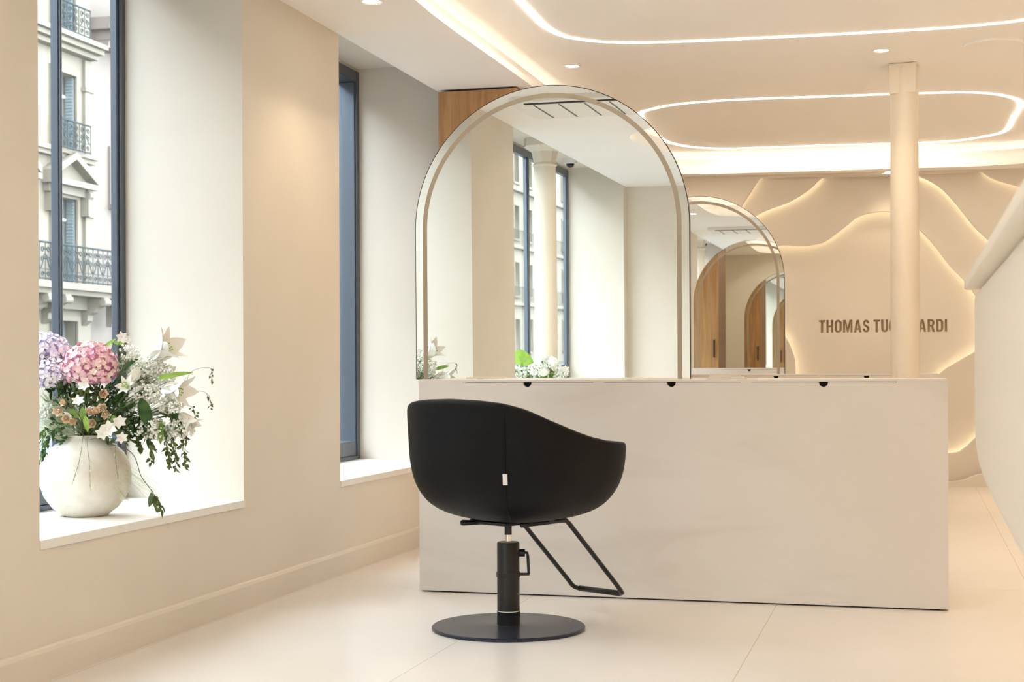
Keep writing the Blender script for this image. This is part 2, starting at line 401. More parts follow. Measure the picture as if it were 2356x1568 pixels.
# columns
def column(x, y, r, z0, z1, label, kind=1):
    t = empty('column', (x, y, z0)); h = z1 - z0
    pr = [(r*1.03, 0), (r*1.02, h*.3), (r*1.0, h*.6), (r*.965, h-.20), (r*.96, h-.02 if kind else h-.2)]
    MB().lathe(pr, n=48).build('shaft', M['column'], t, True, angle=.8)
    if kind:
        a = r*.93
        MB().box(-a, a, -a, a, h-.165, h).build('capital', M['column'], t, bevel=.004).rotation_euler = (0, 0, -.12)
    else:
        MB().lathe([(r*.96,h-.22),(r*1.15,h-.20),(r*1.0,h-.18),(r*1.2,h-.10),(r*1.9,h-.06),(r*1.9,h)], n=8).build('capital', M['column'], t)
    tag(t, label, 'column'); return t
M['column'] = vary(mat('column_paint', (.82,.75,.64), .45), (.81,.735,.61), (.84,.765,.645), 2, 3)
pc = at_z(2080, 150, ZC)
column(pc.x, pc.y, .0765, 0, ZC, 'slender cream cast column rising behind the right part of the marble console')
column(-2.68, 1.03, .085, .41, ZR, 'cream column on the window ledge, seen only in the large arched mirror', 0)

# ------------------------------------------------------------------ consoles and mirrors
def halfmoon_hole(cx, z, w2, r, s=1):
    pts = [(cx-w2, z+.0009), (cx-w2, z-.0009), (cx-r, z-.0009)]
    for i in range(1, 12):
        a = PI + PI*i/12; pts.append((cx + r*math.cos(a), z-.0009 + r*1.05*math.sin(a)))
    pts += [(cx+r, z-.0009), (cx+w2, z-.0009), (cx+w2, z+.0009)]
    return pts
def console(dx, yf, label):
    t = empty('styling_console', (dx-.91, yf+.28, 0)); off = Vector(t.location)
    xl, xr_, yb, H = -1.935+dx, .122+dx, yf+.56, .857
    xs = [-1.481+dx, -.905+dx, -.328+dx]
    def loc(o): o.data.transform(Matrix.Translation(-off)); return o
    for nm, y, sg in (('front_panel', yf+.010, 1), ('back_panel', yb-.010, -1)):
        L0 = xl if sg > 0 else xl-.10
        P = holed(nm, [(L0,.006),(xr_,.006),(xr_,H-.001),(L0,H-.001)], [halfmoon_hole(x, .8465, .268, .0175) for x in xs], .018, M['marble'],
                  (lambda y: lambda v: Vector((v[0], y+v[2], v[1])))(y), t); loc(P)
    loc(MB().box(xr_-.02, xr_+.0005, yf+.019, yb-.019, .006, H-.0005).build('side_panel', M['marble'], t))
    loc(MB().add([(xl,yf+.019,.006),(xl+.02,yf+.019,.006),(xl-.08,yb-.019,.006),(xl-.10,yb-.019,.006),(xl,yf+.019,H-.001),(xl+.02,yf+.019,H-.001),(xl-.08,yb-.019,H-.001),(xl-.10,yb-.019,H-.001)],
        [(0,3,2,1),(4,5,6,7),(0,1,5,4),(1,2,6,5),(2,3,7,6),(3,0,4,7)]).build('side_panel', M['marble'], t))
    loc(MB().prism([(xl+.02,yf+.019),(xr_-.021,yf+.019),(xr_-.021,yb-.019),(xl-.079,yb-.019)], H-.004, H).build('worktop', M['top'], t))
    loc(MB().prism([(xl+.03,yf+.02),(xr_-.03,yf+.02),(xr_-.03,yb-.02),(xl-.06,yb-.02)], 0, .03).build('plinth', M['gap'], t))
    for x in xs:
        for y0, y1 in ((yf+.026, yf+.20), (yb-.20, yb-.026)):
            d = MB().box(x-.262, x+.262, y0, y1, .70, .85); loc(d.build('drawer', M['black'], t))
    tag(t, label, 'console')
def mirror(dx, y, label, tilt):
    xl, xr_, zb = -2.037+dx, -.868+dx, .857
    R = (xr_-xl)/2; cx = (xl+xr_)/2; zc = 2.072 - R
    t = empty('arched_mirror', (cx, y, zb))
    def arch(ins, n=56, bot=0.0):
        r = R-ins; return [(cx-r, zb+bot), ] + [(cx - r*math.cos(PI*i/n), zc + r*math.sin(PI*i/n)) for i in range(n+1)] + [(cx+r, zb+bot)]
    def loc(o): o.data.transform(Matrix.Translation(-Vector(t.location))); return o
    A = arch(0)
    core = holed('mirror_edge', A, [], .018, M['rim'], lambda v: Vector((v[0], y+v[2], v[1])), t); loc(core)
    for s in (-1, 1):
        mb = MB(); n = len(A); G = arch(.0032)
        yy = y + s*.0096
        mb.add([(p[0], yy, p[1]) for p in G], [tuple(range(n)) if s < 0 else tuple(range(n-1,-1,-1))])
        loc(mb.build('mirror_glass', M['mirror'], t))
        o, i = arch(.034), arch(.053); n = len(o); yb_ = y + s*.0101
        q = MB().add([(p[0], yb_, p[1]) for p in o] + [(p[0], yb_, p[1]) for p in i], [(k, k+1, n+k+1, n+k) for k in range(n-1)])
        loc(q.build('frosted_band', M['frost'], t))
    t.rotation_euler = (tilt, 0, 0)
    tag(t, label, 'mirror')
console(0, 5.68, 'long pale marble console standing behind the black styling chair')
console(.035, 9.80, 'second pale marble console, farther back by the cream column')
mirror(0, 5.955, 'large arched frameless mirror on the front console', math.radians(.5))
mirror(.035, 10.075, 'smaller looking arched mirror half hidden behind the large one', math.radians(.3))

# folded towel on the front console
p0 = at_y(1628, 869, 5.80); p1 = at_y(1716, 869, 5.80)
tw = MB()
for k in range(3):
    z = .857 + .0045*k; tw.add([], [])
    tw.box(p0.x + .006*k, p1.x - .012*k, 5.77, 5.87 - .006*k, z, z+.0045)
tag(tw.build('folded_towel', M['towel'], bevel=.002), 'small flat white folded towel on the front console, right of the large mirror', 'towel')
tag(MB().box(-1.86, -1.70, 5.72, 5.80, .857, .861).build('paper_sheet', M['top']), 'thin pale card lying on the console below the left side of the large mirror', 'card')

# wooden cabinet on the window wall
wy = 7.467
t = empty('wooden_cabinet', (-2.21, wy+.3, 0))
def L_(o, t=t): o.data.transform(Matrix.Translation(-Vector(t.location))); return o
L_(MB().box(-2.415, -1.995, wy+.005, wy+.62, .0, 2.368).build('body', M['darkwood'], t))
L_(MB().box(-2.424, -1.99, wy-.014, wy+.005, .05, 2.366).build('door', M['wood'], t, bevel=.0015))
L_(MB().box(-2.424, -1.99, wy+.62, wy+.64, .05, 2.366).build('door', M['wood'], t, bevel=.0015))
for ya, yb in ((wy-.040, wy-.014), (wy+.64, wy+.666)):
    L_(MB().box(-2.04, -2.028, ya, yb, .98, 1.17).build('handle', M['blackmet'], t, bevel=.002))
tag(t, 'tall oak veneered cabinet reaching the ceiling behind the large mirror', 'cabinet')

# ------------------------------------------------------------------ relief wall
def wp(px, py, dy=0):
    d = ray(px, py)          # intersect y = wally(x) + dy
    k = (11.78 + dy) / (d.y - .10*d.x); p = CAM + d*k; return (p.x, p.z)
C0 = [wp(*q) for q in ((1700,640),(1730,590),(1790,566),(1850,566),(1895,558),(1940,527),(1975,500),(2020,489),(2060,492),(2105,520),(2145,560),(2185,612),(2222,650),(2248,690),(2262,745),(2250,800),(2210,828),(2165,857),(2140,900),(2100,940),(2000,950),(1900,930),(1838,880),(1828,820),(1800,765),(1740,730),(1700,690))]
C1 = [wp(*q) for q in ((1640,640),(1690,560),(1730,512),(1762,490),(1820,468),(1865,440),(1897,410),(1940,380),(2040,392),(2118,412),(2165,438),(2200,475),(2240,525),(2290,575),(2340,650),(2360,760),(2330,880),(2290,960),(2245,1002),(2215,1030),(2183,1040),(2050,1045),(1850,1030),(1700,960),(1620,850),(1610,740))]
C2 = [wp(*q) for q in ((1560,700),(1600,600),(1660,545),(1700,500),(1730,455),(1762,408),(1820,340),(1960,320),(2140,335),(2215,378),(2247,397),(2285,420),(2345,438),(2440,470),(2520,600),(2540,800),(2460,980),(2330,1070),(2245,1087),(2183,1103),(1950,1106),(1700,1090),(1560,1000),(1520,850))]
cl = lambda P: [(x, max(.015, min(2.36, z))) for x, z in P]
C0, C1, C2 = [cl([(p[0], p[1]) for p in smooth_closed(c, 6)]) for c in (C0, C1, C2)]
rw = empty('relief_wall', (0, 11.78, 0))
TW = .022
def wm(dy): return lambda v: Vector((v[0], .10*v[0] + dy + v[2], v[1]))
rect = [(XW, 0), (XR, 0), (XR, ZS), (XW, ZS)]
# lettering cut into the deepest panel
def glyph(ch_):
    """outlines of one narrow bold capital: list of closed polygons in a box of height 1, and its width"""
    T_, H_ = .19, .165
    def buf(pts, th):                           # thick stroke round an open centre line
        P = [Vector((p[0], p[1])) for p in pts]; l, q = [], []
        for i, p in enumerate(P):
            d = (P[min(i+1, len(P)-1)] - P[max(i-1, 0)]).normalized(); n = Vector((-d.y, d.x))*th/2
            l.append(tuple(p+n)); q.append(tuple(p-n))
        return l + q[::-1]
    def arc(cx, cy, rx, ry, a0, a1, n=10): return [(cx+rx*math.cos(math.radians(a0+(a1-a0)*i/n)), cy+ry*math.sin(math.radians(a0+(a1-a0)*i/n))) for i in range(n+1)]
    h = T_/2
    if ch_ == 'T': return [[(.155,0),(.345,0),(.345,1-H_),(.5,1-H_),(.5,1),(0,1),(0,1-H_),(.155,1-H_)]], .5
    if ch_ == 'H': return [[(0,0),(T_,0),(T_,.42),(.37,.42),(.37,0),(.56,0),(.56,1),(.37,1),(.37,.58),(T_,.58),(T_,1),(0,1)]], .56
    if ch_ == 'I': return [[(0,0),(T_,0),(T_,1),(0,1)]], T_
    if ch_ == 'O':
        o = arc(.29,.72,.29,.29,0,180)+arc(.29,.28,.29,.29,180,360); i_ = arc(.29,.70,.105,.145,0,180)+arc(.29,.30,.105,.145,180,360); return [o, i_], .58
    if ch_ == 'M': return [[(0,0),(.17,0),(.17,.66),(.315,0),(.445,0),(.59,.66),(.59,0),(.76,0),(.76,1),(.52,1),(.38,.40),(.24,1),(0,1)]], .76
    if ch_ == 'A': return [[(0,0),(.19,0),(.235,.20),(.395,.20),(.44,0),(.63,0),(.415,1),(.215,1)], [(.265,.35),(.365,.35),(.315,.72)]], .63
    if ch_ == 'U': return [buf([(h,1),(h,.6)]+arc(.28,.285,.185,.195,180,360)+[(.465,.6),(.465,1)], T_)], .56
    if ch_ == 'C': return [buf(arc(.285,.69,.19,.225,-5,180)+arc(.285,.31,.19,.225,180,365), T_)], .56
    if ch_ == 'S': return [buf(arc(.26,.715,.17,.20,0,215,12)+arc(.26,.285,.175,.20,35,-180,12), T_*.95)], .53
    if ch_ == 'N': return [[(0,0),(.18,0),(.18,.60),(.40,0),(.58,0),(.58,1),(.40,1),(.40,.42),(.19,1),(0,1)]], .58
    if ch_ == 'D': return [[(0,0)]+arc(.27,.29,.29,.29,-90,0)+arc(.27,.71,.29,.29,0,90)+[(0,1)], [(T_,.165)]+arc(.26,.29,.105,.125,-90,0)+arc(.26,.71,.105,.125,0,90)+[(T_,.835)]], .56
    if ch_ == 'R': return [[(0,0),(T_,0),(T_,.40),(.27,.40),(.385,0),(.585,0),(.445,.44)]+arc(.28,.715,.28,.285,-50,90)+[(0,1)], [(T_,.555)]+arc(.275,.70,.095,.14,-90,90)+[(T_,.84)]], .585
def letters(cu):
    a, b = wp(1884, 765), wp(2179, 759); hz = wp(1884, 736)[1] - a[1]
    out, x = [], 0.0
    for c_ in 'THOMAS TUCCINARDI':
        if c_ == ' ': x += .22; continue
        polys, w_ = glyph(c_); out += [[(x+p[0], p[1]) for p in q] for q in polys]; x += w_ + .10
    kx = (b[0]-a[0])/(x-.10)
    for q in out:
        sp_ = cu.splines.new('POLY'); sp_.points.add(len(q)-1); sp_.use_cyclic_u = True
        for p, v in zip(sp_.points, q): p.co = (a[0]+v[0]*kx, a[1]+v[1]*hz, 0, 1)
struct(MB().box(XW-.5, XR+.1, .14, .30, 0, 2.7).build('wall_far', M['plaster'], mp=lambda v: Vector((v[0], .10*v[0]+11.78+v[1], v[2]))))
holed('text_panel', rect, [], .025, M['relief'], lambda v: Vector((v[0], .10*v[0]+.0125+v[2], v[1])), rw, extra=letters)
MB().box(wp(1870,750)[0], wp(2190,750)[0], .0255, .03, wp(1884,775)[1], wp(1884,725)[1]).build('lettering_recess', M['recess'], rw, mp=lambda v: Vector((v[0], .10*v[0]+v[1], v[2])))
for k, cc in enumerate((C0, C1, C2)):
    y = -.075*(k+1)
    holed('wave_panel', rect, [cc], TW, M['relief'], wm(y), rw, bevel=.004)
    if k < 2:
        po = offset(ccw(cc), .035); pi_ = offset(ccw(cc), .025)
        s_ = MB().ring(pi_, po, 0, .006)
        # strip stands behind the edge of the panel in front of it
        s_.build('hidden_light_strip', M['wallled'], rw, mp=(lambda y: lambda v: Vector((v[0], .10*v[0]+y+TW/2+.012+v[2], v[1])))(y))
tag(rw, 'cream relief wall of layered wavy panels with glowing edges and cut letters', 'wall relief')
# upper right glow belongs to the third layer
for po_ in ([q for q in offset(ccw(C2), .03) if q[1] > 1.3],):
    P_ = [Vector((x, .10*x-.225+TW/2+.015, z)) for x, z in po_]
    P_ = sorted(P_, key=lambda v: v.x)
    MB().tube(P_, .004, 5).build('hidden_light_strip', M['wallled'], rw)

# ------------------------------------------------------------------ reception desk (right foreground)
t = empty('reception_desk', (.45, 2.9, 0))
prof = [(4.20,1.111),(4.22,1.05),(4.22,.78),(4.205,.70),(4.12,.655),(3.95,.630),(3.6,.610),(3.1,.600),(2.6,.592),(2.0,.588),(1.2,.585),(.9,.585),(.9,1.111)]
mb = MB(); n = len(prof)
mb.add([(.16,y,z) for y,z in prof] + [(.95,y,z) for y,z in prof], [tuple(range(n)), tuple(range(2*n-1,n-1,-1))] + [(i,n+i,n+(i+1)%n,(i+1)%n) for i in range(n)])
def L2(o, t=t): o.data.transform(Matrix.Translation(-Vector(t.location))); return o
L2(mb.build('body', M['desk'], t, bevel=.03, seg=4))
L2(MB().box(.135,.98,.88,4.245,1.111,1.140).build('counter_top', M['desk'], t, bevel=.006, seg=3))
L2(MB().box(.48,.85,1.1,3.6,0,.62).build('plinth', M['desk'], t))
tag(t, 'white reception counter with overhanging top and rounded underside, blurred at the right edge', 'reception desk')

# ------------------------------------------------------------------ styling chair
cp = at_z(1170, 1437, .012)
ch = empty('styling_chair', (cp.x, cp.y, 0))
# heading: 43 degrees to the right of the view direction
hd = FWD*math.cos(math.radians(43)) + RGT*math.sin(math.radians(43))
ch.rotation_euler = (0, 0, math.atan2(hd.y, hd.x) - PI/2)      # local +y is the way the sitter faces
MB().lathe([(.262,0),(.266,.002),(.266,.009),(.262,.012),(.06,.0135),(.045,.016)], n=96).build('base_plate', M['base'], ch, True, angle=.5)
MB().lathe([(.040,.014),(.040,.060),(.0405,.061)], n=48).build('base_socket', M['blackmet'], ch, True, angle=.5)
MB().lathe([(.0392,.0612),(.0392,.0635)], n=48).build('chrome_ring', M['chrome'], ch, True, angle=.5)
MB().lathe([(.039,.0635),(.039,.296),(.037,.300)], n=48).build('pump_cylinder', M['blackmet'], ch, True, angle=.5)
MB().lathe([(.0112,.298),(.0112,.328)], n=24).build('chrome_piston', M['chrome'], ch, True, angle=.5)
MB().lathe([(.0125,.326),(.0125,.362),(.016,.366),(.016,.376)], n=24).build('piston_collar', M['blackmet'], ch, True, angle=.5)
MB().box(-.085,.085,-.10,.12,.366,.378).build('mounting_plate', M['blackmet'], ch, bevel=.003)
# pump lever in camera-aligned frame: points to the picture's right
rl = Matrix.Rotation(-ch.rotation_euler.z, 3, 'Z') @ RGT; fl = Matrix.Rotation(-ch.rotation_euler.z, 3, 'Z') @ FWD
def cl_(x, y, z): return rl*x + fl*y + Vector((0,0,z))
mb = MB(); mb.lathe([(.0415,.180),(.0415,.196)], n=48, capb=True, capt=True)
mb.build('lever_collar', M['blackmet'], ch, True, angle=.5)
mb = MB()
mb.tube([cl_(.036,0,.262), cl_(.058,0,.262)], .013, 16); mb.tube([cl_(.05,0,.264), cl_(.066,0,.262), cl_(.068,0,.25), cl_(.071,0,.195), cl_(.071,0,.188)], .0052, 10)
mb.tube([cl_(.074,0,.1885), cl_(.03,0,.1885)], .0068, 4)
mb.build('pump_lever', M['blackmet'], ch)
mb = MB(); mb.tube([cl_(-.05,-.02,.372), cl_(-.10,-.03,.371), cl_(-.155,-.045,.372)], [.005,.0075,.010], 12); mb.ball(cl_(-.156,-.045,.372), .010, 12, 6)
mb.build('recline_lever', M['blackmet'], ch)
# footrest: bent tube
W2 = .118
pts = []
for sx, in ((-1,), (1,)):
    side = [(sx*W2, -.06, .371), (sx*W2, .14, .371), (sx*W2, .168, .370), (sx*W2, .186, .358), (sx*W2, .448, .115), (sx*W2, .473, .090), (sx*W2*.97, .486, .080)]
    pts.append([Vector(p) for p in side])
path = pts[0] + [Vector((-W2*.85,.493,.075)), Vector((W2*.85,.493,.075))] + list(reversed(pts[1]))
MB().tube(path, .0085, 12).build('footrest', M['blackmet'], ch, True)
MB().tube([(-W2*.82,.494,.0755),(W2*.82,.494,.0755)], .0105, 12).build('foot_bar_sleeve', M['blackmet'], ch, True)
MB().box(W2-.02, W2+.02, .06, .09, .374, .392).build('footrest_clamp', M['blackmet'], ch)
# shell
def foot(a):               # rounded-square outline, a=0 front (+y)
    n = 2.9; c, s = math.cos(a), math.sin(a)
    r = (abs(c)**n + abs(s)**n) ** (-1/n)
    return Vector((s*r*.350, c*r*.345, 0))
def rim(a):                # height of the rim around: back 0.80, arms 0.655
    d = abs((a + PI) % (2*PI) - PI)       # 0 at the front, pi at the back
    T = ((0,.642),(40,.644),(60,.652),(75,.660),(90,.676),(105,.700),(120,.733),(134,.772),(145,.790),(158,.799),(180,.803)); q = math.degrees(d)
    for (a0, z0), (a1, z1) in zip(T[:-1], T[1:]):
        if q <= a1 + 1e-6: u = (q-a0)/(a1-a0); return z0 + (z1-z0)*u
    return .803
SC = [(.372,.20),(.378,.32),(.385,.44),(.392,.54),(.402,.63),(.42,.73),(.447,.82),(.475,.875),(.506,.92),(.55,.955),(.60,.972),(.70,.985),(.80,1.0)]
def scale_at(z):
    for (z0, s0), (z1, s1) in zip(SC[:-1], SC[1:]):
        if z <= z1: return s0 + (s1-s0)*max(0, (z-z0))/(z1-z0)
    return SC[-1][1]
NA = 72; rows = 15; SO = rl*.034
vs, fs = [], []
for j in range(NA):
    a = 2*PI*j/NA; fr_ = max(0, math.cos(a)); d = abs((a + PI) % (2*PI) - PI)
    # the front between the arms is low (seat edge)
    op = max(0, min(1, (math.radians(36) - d)/math.radians(12))); op = op*op*(3-2*op)
    top = rim(a)*(1-op) + .50*op
    outer = []
    for i in range(rows):
        u = i/(rows-1); z = .372 + (top-.372-.012)*(u**1.6); s = scale_at(z)
        p = foot(a)*s; outer.append(Vector((p.x, p.y, z)))
    P = foot(a); nrm = P.normalized()
    s = scale_at(top)
    o_edge = P*s
    th = .045
    extra = [o_edge - nrm*.006 + Vector((0,0,top-.003)), o_edge - nrm*.020 + Vector((0,0,top)), o_edge - nrm*(th-.006) + Vector((0,0,top-.003)), o_edge - nrm*th + Vector((0,0,top-.014))]
    inn = []
    for i in range(1, 6):
        z = (top-.014) + (.47-(top-.014))*i/5; inn.append(foot(a)*max(.3, scale_at(z)) - nrm*(th+.004*i) + Vector((0,0,z)))
    ringp = outer + extra + inn
    vs += [q + SO for q in ringp]
K = len(ringp)
for j in range(NA):
    j2 = (j+1) % NA
    for i in range(K-1): fs.append((j*K+i, j2*K+i, j2*K+i+1, j*K+i+1))
fs.append(tuple(j*K for j in range(NA-1, -1, -1))); fs.append(tuple(j*K+K-1 for j in range(NA)))
fs = [tuple(reversed(f)) for f in fs]
sh = MB().add(vs, fs).build('tub_shell', M['blackfab'], ch, True, subd=1, angle=1.0)
# piping along the back right corner seam, tag, seat cushion
def on_shell(a, z, out=.0015): return foot(a)*scale_at(z) + foot(a).normalized()*out + Vector((0,0,z)) + SO
ac = math.radians(144)
MB().tube([on_shell(ac, z, .0008) for z in (.39,.42,.46,.50,.55,.60,.65,.70,.75,.785)], .0018, 6).build('seam_piping', M['blackfab'], sh, True)
q0 = on_shell(ac, .562, .002); q1 = on_shell(ac, .525, .002); tdir = Vector((-foot(ac).y, foot(ac).x, 0)).normalized()*.0075; nn = foot(ac).normalized()*.004
mb = MB().add([q0-tdir, q0+tdir, q1+tdir, q1-tdir, q0-tdir+nn, q0+tdir+nn, q1+tdir+nn, q1-tdir+nn], [(0,1,2,3),(7,6,5,4),(0,4,5,1),(1,5,6,2),(2,6,7,3),(3,7,4,0)])
mb.build('fabric_tag', M['tagm'], sh)['label'] = 'white fabric tag'
mb = MB()
for i, (s, z) in enumerate(((.5,.46),(.74,.462),(.77,.475),(.78,.50),(.75,.517),(.6,.524),(.3,.526))):
    for j in range(48):
        p = foot(2*PI*j/48)*s; mb.v.append((p.x+SO.x, p.y+.012+SO.y, z))
for i in range(6):
    for j in range(48): mb.f.append((i*48+j, (i+1)*48+j, (i+1)*48+(j+1)%48, i*48+(j+1)%48))
mb.f.append(tuple(6*48+j for j in range(47,-1,-1))); mb.f.append(tuple(range(48)))
mb.build('seat', M['blackfab'], ch, True)
tag(ch, 'black tub styling chair on a round pump base in front of the marble console', 'chair')

# ------------------------------------------------------------------ things seen only in the mirrors
t = empty('ceiling_ventilation_unit', (-1.70, 3.60, ZS))
x0, x1, y0, y1 = -.48, .48, -.33, .33
hol = [(p[0], p[1]) for p in rrect(x0, x1, y0, y1, .06, 6)]
MB().prism(hol, -.03, .0).build('panel', M['white'], t)
for k in range(6):
    x = x0+.12+k*.145; MB().box(x-.004, x+.004, y0+.05, y1-.14, -.033, -.030).build('slat', M['shutter'], t)
MB().box(x0+.08, x1-.05, y1-.10, y1-.065, -.034, -.030).build('air_slot', M['black'], t)
tag(t, 'white ceiling ventilation unit with slats, seen in the top of the large mirror', 'ventilation unit')
t = empty('dome_camera', (-2.76, -.18, ZR))
MB().lathe([(.055,-.045),(.058,-.03),(.058,0)], n=32, capb=True, capt=True).build('housing', M['camwhite'], t, True, angle=.6)
MB().ball((0,0,-.045), .034, 20, 10).build('dome', M['blackgloss'], t, True)
tag(t, 'small white dome security camera with black lens, seen in the large mirror', 'security camera')

# ------------------------------------------------------------------ flowers
def petal_mat(name, a, b, scale, sss=.0, rough=.6):
    mt = vary(mat(name, a, rough, spec=.25), a, b, scale, 3, lo=.38, hi=.62); return mt
M['pink'] = petal_mat('pink_petals', (.84,.44,.59), (.90,.74,.67), 38)
M['lilac'] = petal_mat('lilac_petals', (.66,.59,.77), (.87,.81,.80), 42)
M['whitep'] = petal_mat('white_petals', (.90,.90,.87), (.87,.85,.78), 20)
M['peach'] = petal_mat('peach_petals', (.88,.68,.48), (.92,.80,.66), 40)
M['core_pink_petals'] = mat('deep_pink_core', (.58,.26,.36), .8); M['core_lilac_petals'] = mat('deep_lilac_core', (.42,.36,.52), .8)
M['green'] = petal_mat('mid_green_leaf', (.10,.20,.035), (.20,.32,.07), 30)
M['dkgreen'] = petal_mat('dark_green_leaf', (.022,.060,.016), (.055,.115,.030), 30)
M['olive'] = petal_mat('olive_leaf', (.07,.10,.035), (.17,.22,.07), 40)
M['lime'] = petal_mat('lime_leaf', (.30,.46,.09), (.22,.38,.06), 30)
M['pale'] = petal_mat('pale_plume_grass', (.50,.55,.34), (.66,.68,.52), 60)
M['gyp'] = petal_mat('tiny_white_blossom', (.86,.85,.80), (.80,.80,.72), 60)
M['stem'] = mat('stem_green', (.11,.17,.05), .6)
M['brownstem'] = mat('stem_brown', (.10,.07,.04), .7)
M['yel'] = mat('anther_orange', (.55,.30,.06), .7)
R = random.Random(11)
def rv(k=1.0): return Vector((R.uniform(-k,k), R.uniform(-k,k), R.uniform(-k,k)))
def frame_of(d):
    d = Vector(d).normalized(); u = d.orthogonal().normalized(); return d, u, d.cross(u)
def blade(mb, base, d, up, L, W, bend=.3, n=6, fold=.25, tip=.7, flare=0.0):
    """a leaf or petal: base point, direction, upper side normal; W half width"""
    d = Vector(d).normalized(); up = Vector(up); up = (up - d*up.dot(d)); up = up.normalized() if up.length > 1e-5 else d.orthogonal().normalized()
    s = d.cross(up); vs = []; p = Vector(base); a = 0
    for i in range(n+1):
        t = i/n; w_ = W * (math.sin(PI * min(1, t**tip)) ** .8 if 0 < t < 1 else (0.12 if t == 0 else 0.02))
        ang = -bend*t*1.6 + flare*t*t
        dd = d*math.cos(ang) + up*math.sin(ang); nu = up*math.cos(ang) - d*math.sin(ang)
        vs += [p - s*w_ + nu*w_*fold, p.copy(), p + s*w_ + nu*w_*fold]
        p = p + dd*(L/n)
    fs = []
    for i in range(n):
        q = i*3; fs += [(q, q+1, q+4, q+3), (q+1, q+2, q+5, q+4)]
    mb.add(vs, fs)
def root_at(vb, base, name):
    return empty(name, base)
def rel(mb, b): mb.v = [(v[0]-b[0], v[1]-b[1], v[2]-b[2]) for v in mb.v]; return mb
def stem_to(mb, neck, head, r=.0022, sag=0.02):
    a = Vector(neck); b = Vector(head); mid = (a+b)/2 + Vector((0,0,sag)); mb.tube(smooth_open([a, mid, b], 5), r, 5)

def hydrangea(neck, c, r, m_, label, sq=(1,1,.86), n=430):
    t = empty('hydrangea', neck)
    mb = MB(); c = Vector(c)
    for i in range(n):
        z = 1 - 2*(i+.5)/n; ph = i*2.39996
        if z < -.75: continue
        rr = math.sqrt(1-z*z); d = Vector((rr*math.cos(ph), rr*math.sin(ph), z)) + rv(.10); d.normalize()
        p = c + Vector((d.x*sq[0], d.y*sq[1], d.z*sq[2]))*r*R.uniform(.88,1.04)
        nn = (d + rv(.45)).normalized(); _, u, v = frame_of(nn); a0 = R.uniform(0, 6.28); pl = r*R.uniform(.10,.145)
        for k in range(4):
            a = a0 + k*PI/2; dr = (u*math.cos(a) + v*math.sin(a) + nn*.35).normalized()
            blade(mb, p, dr, nn, pl, pl*.62, R.uniform(-.1,.35), 3, .15, .55)
    rel(mb, neck).build('florets', m_, t, True)
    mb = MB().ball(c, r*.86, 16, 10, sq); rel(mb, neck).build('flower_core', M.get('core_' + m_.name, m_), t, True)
    mb = MB(); stem_to(mb, neck, c, .004); rel(mb, neck).build('stem', M['stem'], t)
    return tag(t, label, 'flower')
def lily(neck, base, d, L, label, open_=.5, m_='whitep', npet=6):
    t = empty('lily', neck); mb = MB(); d, u, v = frame_of(d)
    for k in range(npet):
        a = k*2*PI/npet + .3; out = u*math.cos(a) + v*math.sin(a)
        dr = (d + out*open_*.45).normalized(); upn = (-out + d*.2)
        blade(mb, Vector(base) + out*.003, dr, upn, L*R.uniform(.92,1.05), L*(.25 if k % 2 else .18), open_*.75, 8, .35, .72)
    rel(mb, neck).build('petals', M[m_], t, True)
    mb = MB()
    for k in range(6):
        a = k*PI/3; e = Vector(base) + d*L*.62 + (u*math.cos(a)+v*math.sin(a))*L*.09*open_*2
        mb.tube([Vector(base), e], .0008, 4); mb.ball(e, .0028, 6, 4)
    rel(mb, neck).build('stamens', M['lime'], t)
    mb = MB(); stem_to(mb, neck, base, .003, .01); rel(mb, neck).build('stem', M['stem'], t)
    return tag(t, label, 'flower')
def rose(neck, c, r, label, d=None):
    t = empty('spray_rose', neck); mb = MB(); c = Vector(c); d, u, v = frame_of(d or (-(FWD) + rv(.5)))
    for ringi, (cnt, tilt, rr) in enumerate(((3, .15, .35), (5, .45, .65), (6, .85, .95))):
        for k in range(cnt):
            a = k*2*PI/cnt + ringi*.7; out = u*math.cos(a)+v*math.sin(a)
            blade(mb, c - d*r*.5 + out*r*rr*.35, (d + out*tilt).normalized(), -out, r*1.15, r*.62, -.25, 4, .5, .5)
    rel(mb, neck).build('petals', M['peach'], t, True)
    mb = MB(); stem_to(mb, neck, c, .0015); rel(mb, neck).build('stem', M['stem'], t)
    return tag(t, label, 'flower', 'peach spray roses in the bouquet')
def alstro(neck, c, r, label, d=None):
    t = empty('white_blossom', neck); mb = MB(); c = Vector(c); d, u, v = frame_of(d or (-(FWD) + rv(.6)))
    for k in range(6):
        a = k*PI/3; out = u*math.cos(a)+v*math.sin(a)
        blade(mb, c, (d*.7 + out).normalized(), d, r, r*.36, .2, 5, .3, .6)
    rel(mb, neck).build('petals', M['whitep'], t, True)
    mb = MB(); stem_to(mb, neck, c, .0016); rel(mb, neck).build('stem', M['stem'], t)
    return tag(t, label, 'flower', 'small white star blossoms in the bouquet')
def leaf(neck, base, d, L, W, m_, label, up=None, bend=.35):
    t = empty('leaf_stem', neck); mb = MB(); blade(mb, base, d, up or (-(FWD)+Vector((0,0,.4))), L, W, bend, 8, .18, .75)
    rel(mb, neck).build('leaf', M[m_], t, True)
    mb = MB(); stem_to(mb, neck, base, .002); rel(mb, neck).build('stem', M['stem'], t)
    return tag(t, label, 'leaf')
